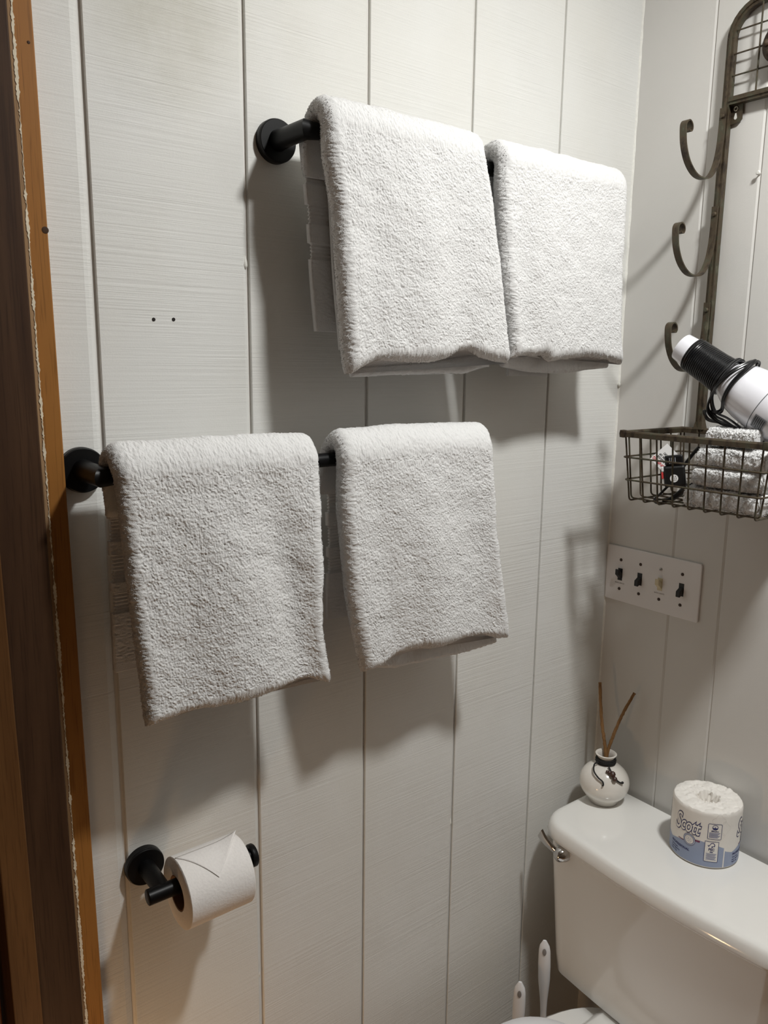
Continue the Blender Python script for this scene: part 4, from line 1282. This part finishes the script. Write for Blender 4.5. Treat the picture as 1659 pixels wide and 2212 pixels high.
# ------------------------------------------------------------------ wrapped toilet roll on the tank
WC = Vector((-0.0608, -0.2955, 0.739)); WR, WH = 0.0595, 0.108
wp = empty('wrapped_toilet_paper', WC, 'paper-wrapped toilet roll with blue band and lettering, standing on the tank', 'toilet paper')
n = 160
V, F = [], []
prof_w = [(0.0, 0.0), (0.050, 0.0), (WR - 0.0015, 0.0018), (WR, 0.006)] + [(WR, 0.006 + (WH - 0.014) * k / 8) for k in range(1, 9)] + [(WR - 0.0004, WH - 0.0040), (WR - 0.002, WH - 0.0012), (WR - 0.0045, WH), *[(0.051 - 0.002 * k, WH) for k in range(14)], (0.0215, WH - 0.001), (0.0190, WH - 0.004), (0.0175, WH - 0.012), (0.0150, WH - 0.022), (0.006, WH - 0.028), (0.0, WH - 0.029)]
for ri, (r, h) in enumerate(prof_w):
    for k in range(n):
        a = 2 * math.pi * k / n
        cr = 0.0
        if h > 0.0985 and r > 0.02:                                  # gathered, creased wrapper top
            x_, y_ = r * math.cos(a), r * math.sin(a)
            cr = 0.0034 * abs(float(vnoise2(np.array(x_ / 0.015 + 9), np.array(y_ / 0.011 + 9), 81))) + 0.0028 * abs(float(vnoise2(np.array((x_ + y_) / 0.008 + 20), np.array((x_ - y_) / 0.010 + 20), 82))) - 0.0022
            cr *= min(1.0, (WR - r) / 0.006 + 0.25)
        elif h > 0.07 and r < 0.02:
            cr = 0.0025 * math.sin(11 * a + h * 300) + 0.0015 * math.sin(5 * a)
        rr = r + (cr * 0.9 if (h < 0.1 and r < 0.02) else 0)
        V.append(WC + Vector((max(rr, 1e-5) * math.cos(a), max(rr, 1e-5) * math.sin(a), h + cr)))
for i in range(len(prof_w) - 1):
    for k in range(n):
        F.append((i * n + k, i * n + (k + 1) % n, (i + 1) * n + (k + 1) % n, (i + 1) * n + k))
wrapper = new_mesh('wrapper', V, F, WRAP, wp)
bm = bmesh.new(); bm.from_mesh(wrapper.data); bmesh.ops.recalc_face_normals(bm, faces=bm.faces); bm.to_mesh(wrapper.data); bm.free()
shade_auto(wrapper, 30)
def wrapc(vf, deg, z, lift):
    Vv, Ff = vf
    out = []
    for v in Vv:
        a = math.radians(deg) + v[0] / WR
        out.append(WC + Vector(((WR + lift) * math.cos(a), (WR + lift) * math.sin(a), z + v[1])))
    return out, Ff
def print_on(name, vf, deg, z, lift, mat, parent=None, label=None):
    Vv, Ff = wrapc(vf, deg, z, lift)
    o = new_mesh(name, Vv, Ff, mat, parent or wp)
    if label: o['label'] = label
    return o
# blue band with its rising upper edge; white seam strip
band = ([], [])
nb_ = 150
for i in range(nb_ + 1):
    a = 2 * math.pi * i / nb_
    dg = math.degrees(a)
    tt = ((dg - 128) % 115) / 115
    zt_ = float(np.interp(tt, [0, .14, .365, .50, .64, .85, 1], [.036, .031, .040, .0475, .0515, .0485, .0415]))
    band[0].extend([(a * WR, 0.0045, 0), (a * WR, zt_, 0)])
for i in range(nb_):
    band[1].append((2 * i, 2 * i + 2, 2 * i + 3, 2 * i + 1))
print_on('blue_band', band, 0, 0, 0.00015, BLUE, label='pale blue printed band')
for dg in (243, 128, 358):
    print_on('white_seam', rect_vf(-0.0011, 0.0011, 0.0045, 0.042, 2), dg, 0, 0.0003, WRAP)
def scott(deg):
    def sc(vf, dx, dy):
        return [(v[0] * 0.60 + dx, v[1] + dy, 0) for v in vf[0]], vf[1]
    for body, size, dx, dy in (('S', 0.047, -0.0185, -0.0015), ('cott', 0.039, 0.0055, -0.0015)):
        nav = print_on('brand_lettering', sc(text_vf(body, size, 0.0021, 0.25, 'CENTER', 0.92), dx, dy), deg, 0.0735, 0.00035, NAVY, label='navy outlined lettering')
        print_on('lettering_fill', sc(text_vf(body, size, 0.0003, 0.25, 'CENTER', 0.92), dx, dy), deg, 0.0735, 0.00060, WRAP, nav)
for dg in (177, 292, 62):
    scott(dg)
    e = print_on('emblem', ring_vf(0, 0, 1e-5, 0.0112, 40), dg + 7, 0.0465, 0.00045, NAVY, label='round quilted emblem')
    print_on('emblem_ring', ring_vf(0, 0, 1e-5, 0.0105, 40), dg + 7, 0.0465, 0.0006, WRAP, e)
    print_on('emblem_ring', ring_vf(0, 0, 0.0078, 0.0083, 40), dg + 7, 0.0465, 0.00075, NAVY, e)
    print_on('emblem_ring', ring_vf(0, 0, 0.0086, 0.0102, 40), dg + 7, 0.0465, 0.0007, BLUE, e)
    for k in range(5):
        a = 2 * math.pi * k / 5
        print_on('emblem_petal', ring_vf(0.0035 * math.cos(a), 0.0035 * math.sin(a), 0.0019, 0.0022, 16), dg + 7, 0.0465, 0.00072, LILAC, e)
    print_on('wine_stripe', rect_vf(0.0105, 0.0185, 0.0012, 0.0046, 4), dg + 7, 0.0462, 0.0004, WINE)
    print_on('wine_stripe', rect_vf(-0.022, -0.0105, -0.0062, -0.0048, 4), dg + 7, 0.0455, 0.0004, WINE)
    print_on('swoosh', ([(0.0, 0, 0), (0.009, 0.0012, 0), (0.0005, 0.0009, 0)], [(0, 1, 2)]), dg + 17, 0.0575, 0.0004, NAVY)
    print_on('professional_lettering', text_vf('PROFESSIONAL', 0.0058, 0.00022, 0, 'CENTER', 1.04), dg - 11, 0.0260, 0.0004, NAVY)
    for k, (s, sz) in enumerate((('Toilet Paper', 0.0036), ('Papel Higienico', 0.0036), ('Papier hyg.', 0.0036))):
        print_on('fine_print', text_vf(s, sz, 0.00008, 0, 'LEFT'), dg - 31, 0.0200 - 0.0044 * k, 0.0004, NAVY)
    # upper badge
    bdg, hw, hh, bz = dg + 47, 0.0118, 0.0150, 0.0735
    o = print_on('badge', rect_vf(-hw + 0.0004, hw - 0.0004, -hh + 0.001, hh - 0.001, 6), bdg, bz, 0.00035, WRAP, label='white badge with navy outline')
    print_on('badge_frame', frame_vf(-hw, hw, -hh, hh, 0.0026, 0.0008), bdg, bz, 0.0006, NAVY, o)
    print_on('badge_icon', ring_vf(0, 0.0082, 0.0042, 0.0050, 28), bdg, bz, 0.0006, NAVY, o)
    print_on('badge_icon', poly_vf([(-0.0042, 0.0080), (-0.003, 0.0050), (0, 0.0040), (0.003, 0.0050), (0.0042, 0.0080), (0.0012, 0.0072), (0, 0.0100), (-0.0012, 0.0074)]), bdg, bz, 0.0006, NAVY, o)
    print_on('badge_print', text_vf('Effective', 0.0036, 0.00014), bdg, bz + 0.0010, 0.0006, NAVY, o)
    for k in range(6):
        print_on('badge_line', rect_vf(-0.0092, 0.0092 - 0.0018 * (k % 3), -0.0028 - 0.0018 * k, -0.0017 - 0.0018 * k, 3), bdg, bz, 0.0006, LILAC, o)
    # lower certificate badge with tree-and-tick mark
    cz, hw, hh = 0.0345, 0.0118, 0.0198
    cd_ = bdg - 3
    o = print_on('badge', rect_vf(-hw + 0.0004, hw - 0.0004, -hh + 0.0004, hh - 0.0004, 6), cd_, cz, 0.0004, WRAP, label='white certificate badge with tree mark')
    print_on('badge_frame', frame_vf(-hw, hw, -hh, hh, 0.001, 0.0008), cd_, cz, 0.0006, NAVY, o)
    tree = [(-0.0002, 0.0072), (0.0012, 0.0072), (0.0012, 0.0090), (0.0035, 0.0092), (0.0044, 0.0110), (0.0036, 0.0134), (0.0016, 0.0150), (-0.0008, 0.0146), (-0.0024, 0.0126), (-0.0014, 0.0124), (-0.0002, 0.0138), (0.0014, 0.0140), (0.0028, 0.0128), (0.0033, 0.0112), (0.0024, 0.0100), (-0.0002, 0.0098)]
    tree = [(x * 1.3, (y - 0.011) * 1.3 + 0.0125) for x, y in tree]
    print_on('tree_mark', poly_vf(tree), cd_, cz, 0.0006, NAVY, o)
    tick = [(-0.0052, 0.0106), (-0.0038, 0.0084), (-0.0014, 0.0120), (-0.0022, 0.0122), (-0.0038, 0.0102), (-0.0046, 0.0114)]
    print_on('tick_mark', poly_vf([(x * 1.3, (y - 0.011) * 1.3 + 0.0125) for x, y in tick]), cd_, cz, 0.0006, NAVY, o)
    print_on('badge_print', text_vf('FSC', 0.0062, 0.00025), cd_, cz + 0.0042, 0.0006, NAVY, o)
    print_on('badge_print', text_vf('MIX', 0.0030, 0.0002), cd_, cz - 0.0006, 0.0006, NAVY, o)
    for k in range(7):
        print_on('badge_line', rect_vf(-0.0088 + 0.0013 * (k % 2), 0.0088 - 0.0012 * (k % 3), -0.0044 - 0.0019 * k, -0.0033 - 0.0019 * k, 3), cd_, cz, 0.0006, LILAC, o)
# faint embossed swirl print over the white part
for i in range(18):
    dg = 20 * i + (10 if i % 2 else 0)
    for zc in ((0.066, 0.094) if i % 2 else (0.080,)):
        if abs(((dg - 182 + 57) % 115) - 57) < 38: continue
        pts = []
        for k in range(28):
            a = 2 * math.pi * k / 28
            q = 1 + 0.18 * math.cos(4 * a)
            pts.append((0.0105 * q * math.cos(a), 0.0115 * q * math.sin(a)))
        Vv = []; Ff = []
        for x, y in pts: Vv += [(x, y, 0), (x * 0.972, y * 0.972, 0)]
        for k in range(28):
            j = (k + 1) % 28
            Ff.append((2 * k, 2 * j, 2 * j + 1, 2 * k + 1))
        print_on('pattern_print', (Vv, Ff), dg, zc, 0.0002, WRAPLINE)

# ------------------------------------------------------------------ toilet
to = empty('toilet', (-0.35, -0.29, 0.0), 'white porcelain toilet with a lidded tank against the right wall', 'toilet')
TY0, TY1 = -0.034, -0.545
def loft(name, rings, mat, parent, smooth=True, cap=(True, True), ang=35):
    n = len(rings[0])
    V = [p for r in rings for p in r]
    F = []
    for i in range(len(rings) - 1):
        for k in range(n):
            F.append((i * n + k, i * n + (k + 1) % n, (i + 1) * n + (k + 1) % n, (i + 1) * n + k))
    if cap[0]: F.append(tuple(range(n))[::-1])
    if cap[1]: F.append(tuple((len(rings) - 1) * n + k for k in range(n)))
    o = new_mesh(name, V, F, mat, parent)
    bm = bmesh.new(); bm.from_mesh(o.data); bmesh.ops.recalc_face_normals(bm, faces=bm.faces); bm.to_mesh(o.data); bm.free()
    shade_auto(o, ang)
    return o
def tank_ring(x0, x1, y0, y1, rf, rb_, z, bow=0.0, n=9):
    """outline of tank or lid: x0 front, x1 at the wall, big radius at the front corners"""
    pts = []
    def arc(cx, cy, r, a0, a1):
        for k in range(n + 1):
            a = math.radians(a0 + (a1 - a0) * k / n)
            pts.append((cx + r * math.cos(a), cy + r * math.sin(a), z))
    arc(x1 - rb_, y1 - rb_, rb_, 0, 90)
    arc(x0 + rf, y1 - rf, rf, 90, 180)
    m = 10
    for k in range(1, m):
        t = k / m
        pts.append((x0 - bow * math.sin(math.pi * t), y1 - rf + (y0 + rf - y1 + rf) * t, z))
    arc(x0 + rf, y0 + rf, rf, 180, 270)
    arc(x1 - rb_, y0 + rb_, rb_, 270, 360)
    return pts
Y0, Y1 = TY1, TY0
loft('tank', [tank_ring(-0.193, -0.010, Y0 + 0.052, Y1 - 0.042, 0.030, 0.012, 0.404, 0.008),
              tank_ring(-0.200, -0.008, Y0 + 0.046, Y1 - 0.037, 0.034, 0.012, 0.412, 0.008),
              tank_ring(-0.2035, -0.008, Y0 + 0.040, Y1 - 0.034, 0.034, 0.012, 0.45, 0.009),
              tank_ring(-0.2155, -0.008, Y0 + 0.020, Y1 - 0.019, 0.034, 0.012, 0.706, 0.010)], PORC, to)
lid_z = [(0.0085, 0.7045, 0.0), (0.0030, 0.7062, 0.0), (0.0005, 0.7095, 0.0), (0.0, 0.714, 0.0), (0.0018, 0.722, 0.0), (0.0042, 0.7300, 0.0), (0.0072, 0.7348, 0.0), (0.0115, 0.7378, 0.0), (0.0180, 0.7390, 0.0), (0.0300, 0.7390, 0.0)]
loft('tank_lid', [tank_ring(-0.2275 + i_, -0.004 - min(i_, 0.006), Y0 + i_, Y1 - i_, max(0.040, 0.062 - i_ * 0.5), 0.014, z_, 0.012) for i_, z_, _ in lid_z], PORC, to, ang=50)
# flush lever on the left of the tank front
fl_ = empty('flush_lever', (-0.216, -0.101, 0.689)); fl_.parent = to; fl_.matrix_parent_inverse = parent_world(to).inverted()
KY, KZ, KX = -0.101, 0.689, -0.216
lathe('escutcheon', [(0.0, -0.023), (0.006, -0.0222), (0.0112, -0.018), (0.0140, -0.011), (0.0165, -0.004), (0.0168, 0.004)], CHROME, fl_, 36, (1, 0, 0), (KX, KY, KZ))
arm = [(KX - 0.012, KY + 0.004, KZ + 0.002), (KX - 0.016, KY + 0.018, KZ + 0.0095), (KX - 0.018, KY + 0.034, KZ + 0.018), (KX - 0.018, KY + 0.045, KZ + 0.027)]
V, F = [], []
pa = smooth_path(arm, 6)
for i, p in enumerate(pa):
    t = i / (len(pa) - 1)
    w = 0.0068 + 0.0050 * t; th2 = 0.0045 - 0.0010 * t
    for k in range(12):
        a = 2 * math.pi * k / 12
        V.append(p + Vector((-math.sin(a) * th2, -0.45 * math.cos(a) * w, 0.89 * math.cos(a) * w)))
for i in range(len(pa) - 1):
    for k in range(12):
        F.append((i * 12 + k, i * 12 + (k + 1) % 12, (i + 1) * 12 + (k + 1) % 12, (i + 1) * 12 + k))
F += [tuple(range(12))[::-1], tuple((len(pa) - 1) * 12 + k for k in range(12))]
o = new_mesh('lever_arm', V, F, CHROME, fl_); shade_auto(o, 50)
# bowl: deck under the tank, pedestal, seat and lid
YC = -0.2955
def oval(cx, rx_f, rx_b, ry, z, n=56, sq=2.0):
    """egg outline: front reach rx_f (towards -x), back reach rx_b"""
    pts = []
    for k in range(n):
        a = 2 * math.pi * k / n
        c, s = math.cos(a), math.sin(a)
        ex = 2 / (sq if c < 0 else 3.2)
        pts.append((cx + (rx_f if c < 0 else rx_b) * np.sign(c) * abs(c) ** ex, YC + ry * np.sign(s) * abs(s) ** (2 / 2.3), z))
    return pts
loft('bowl', [oval(-0.36, 0.20, 0.26, 0.115, 0.0), oval(-0.36, 0.19, 0.25, 0.105, 0.02), oval(-0.37, 0.17, 0.22, 0.095, 0.12), oval(-0.39, 0.24, 0.26, 0.14, 0.26), oval(-0.40, 0.285, 0.30, 0.172, 0.35), oval(-0.41, 0.295, 0.285, 0.178, 0.372), oval(-0.41, 0.285, 0.275, 0.170, 0.380)], PORC, to)
loft('bowl_deck', [tank_ring(-0.30, -0.012, YC - 0.105, YC + 0.105, 0.02, 0.02, 0.33, 0), tank_ring(-0.30, -0.012, YC - 0.110, YC + 0.110, 0.02, 0.02, 0.384, 0), tank_ring(-0.295, -0.016, YC - 0.105, YC + 0.105, 0.018, 0.018, 0.390, 0), tank_ring(-0.22, -0.03, YC - 0.09, YC + 0.09, 0.015, 0.018, 0.4035, 0)], PORC, to)
loft('seat', [oval(-0.455, 0.245, 0.175, 0.178, 0.382), oval(-0.455, 0.25, 0.180, 0.183, 0.388), oval(-0.455, 0.25, 0.180, 0.183, 0.396), oval(-0.455, 0.245, 0.176, 0.179, 0.399)], PLAST, to)
loft('seat_lid', [oval(-0.455, 0.245, 0.178, 0.180, 0.4005), oval(-0.455, 0.252, 0.184, 0.186, 0.406), oval(-0.455, 0.25, 0.184, 0.185, 0.414), oval(-0.455, 0.242, 0.178, 0.179, 0.420), oval(-0.455, 0.22, 0.16, 0.160, 0.4235), oval(-0.455, 0.12, 0.09, 0.09, 0.425)], PLAST, to, ang=50)

# ------------------------------------------------------------------ brush and plunger by the toilet
def wand(name, x, y, ztop, label, cat, lean, base):
    t = empty(name, (x, y, 0), label, cat)
    P, R = [], []
    L = 0.34
    for i in range(31):
        s = i / 30
        z = ztop - L * s
        w = np.interp(s, [0, 0.02, 0.06, 0.16, 0.28, 0.42, 0.5, 1.0], [0.0035, 0.0085, 0.0115, 0.0125, 0.0118, 0.0075, 0.0062, 0.0062])
        P.append((x + lean[0] * s, y + lean[1] * s, z)); R.append(w)
    V, F = [], []
    f = Vector((-0.80, -0.6, 0)); r_ = Vector((0.6, -0.80, 0))
    for p, w in zip(P, R):
        for k in range(16):
            a = 2 * math.pi * k / 16
            V.append(Vector(p) + r_ * w * math.cos(a) + f * (w * 0.62) * math.sin(a))
    m = len(P)
    for i in range(m - 1):
        for k in range(16):
            F.append((i * 16 + k, i * 16 + (k + 1) % 16, (i + 1) * 16 + (k + 1) % 16, (i + 1) * 16 + k))
    F += [tuple(range(16)), tuple((m - 1) * 16 + k for k in range(16))[::-1]]
    h = new_mesh('handle', V, F, PLAST, t); shade_auto(h, 50)
    s = 0.022 / L
    c = Vector((x + lean[0] * s, y + lean[1] * s, ztop - 0.022)) + f * 0.0072
    V, F = ring_vf(0, 0, 1e-5, 1.0, 22)
    V = [c + r_ * v[0] * 0.0040 + Vector((0, 0, v[1] * 0.0078)) + f * (0.0012 if (v[0] ** 2 + v[1] ** 2) < 0.5 else 0.0006) for v in V]
    o = new_mesh('hanging_hole', V, F, GREYP, h); o['label'] = 'dark hanging hole'
    bx, by = P[-1][0], P[-1][1]; zb2 = P[-1][2]
    if base == 'brush':
        lathe('shaft', [(0.006, 0.10), (0.006, zb2 + 0.004)], PLAST, t, 14, (0, 0, 1), (bx, by, 0))
        lathe('canister', [(0.0, 0.0), (0.040, 0.0), (0.041, 0.01), (0.037, 0.12), (0.035, 0.122), (0.032, 0.12), (0.032, 0.02), (0.0, 0.02)], PLAST, t, 36, (0, 0, 1), (bx, by, 0))
    else:
        lathe('shaft', [(0.0062, 0.08), (0.0062, zb2 + 0.004)], PLAST, t, 14, (0, 0, 1), (bx, by, 0))
        lathe('rubber_cup', [(0.037, 0.0), (0.038, 0.004), (0.034, 0.04), (0.026, 0.066), (0.011, 0.078), (0.009, 0.10), (0.0, 0.10)], CABLE, t, 36, (0, 0, 1), (bx, by, 0))
wand('toilet_plunger', -0.222, -0.072, 0.481, 'taller white handle with a hanging hole beside the tank, of a plunger', 'plunger', (0.020, 0.004), 'plunger')
wand('toilet_brush', -0.292, -0.074, 0.424, 'shorter white handle with a hanging hole near the wall, of a toilet brush', 'toilet brush', (0.006, 0.008), 'brush')
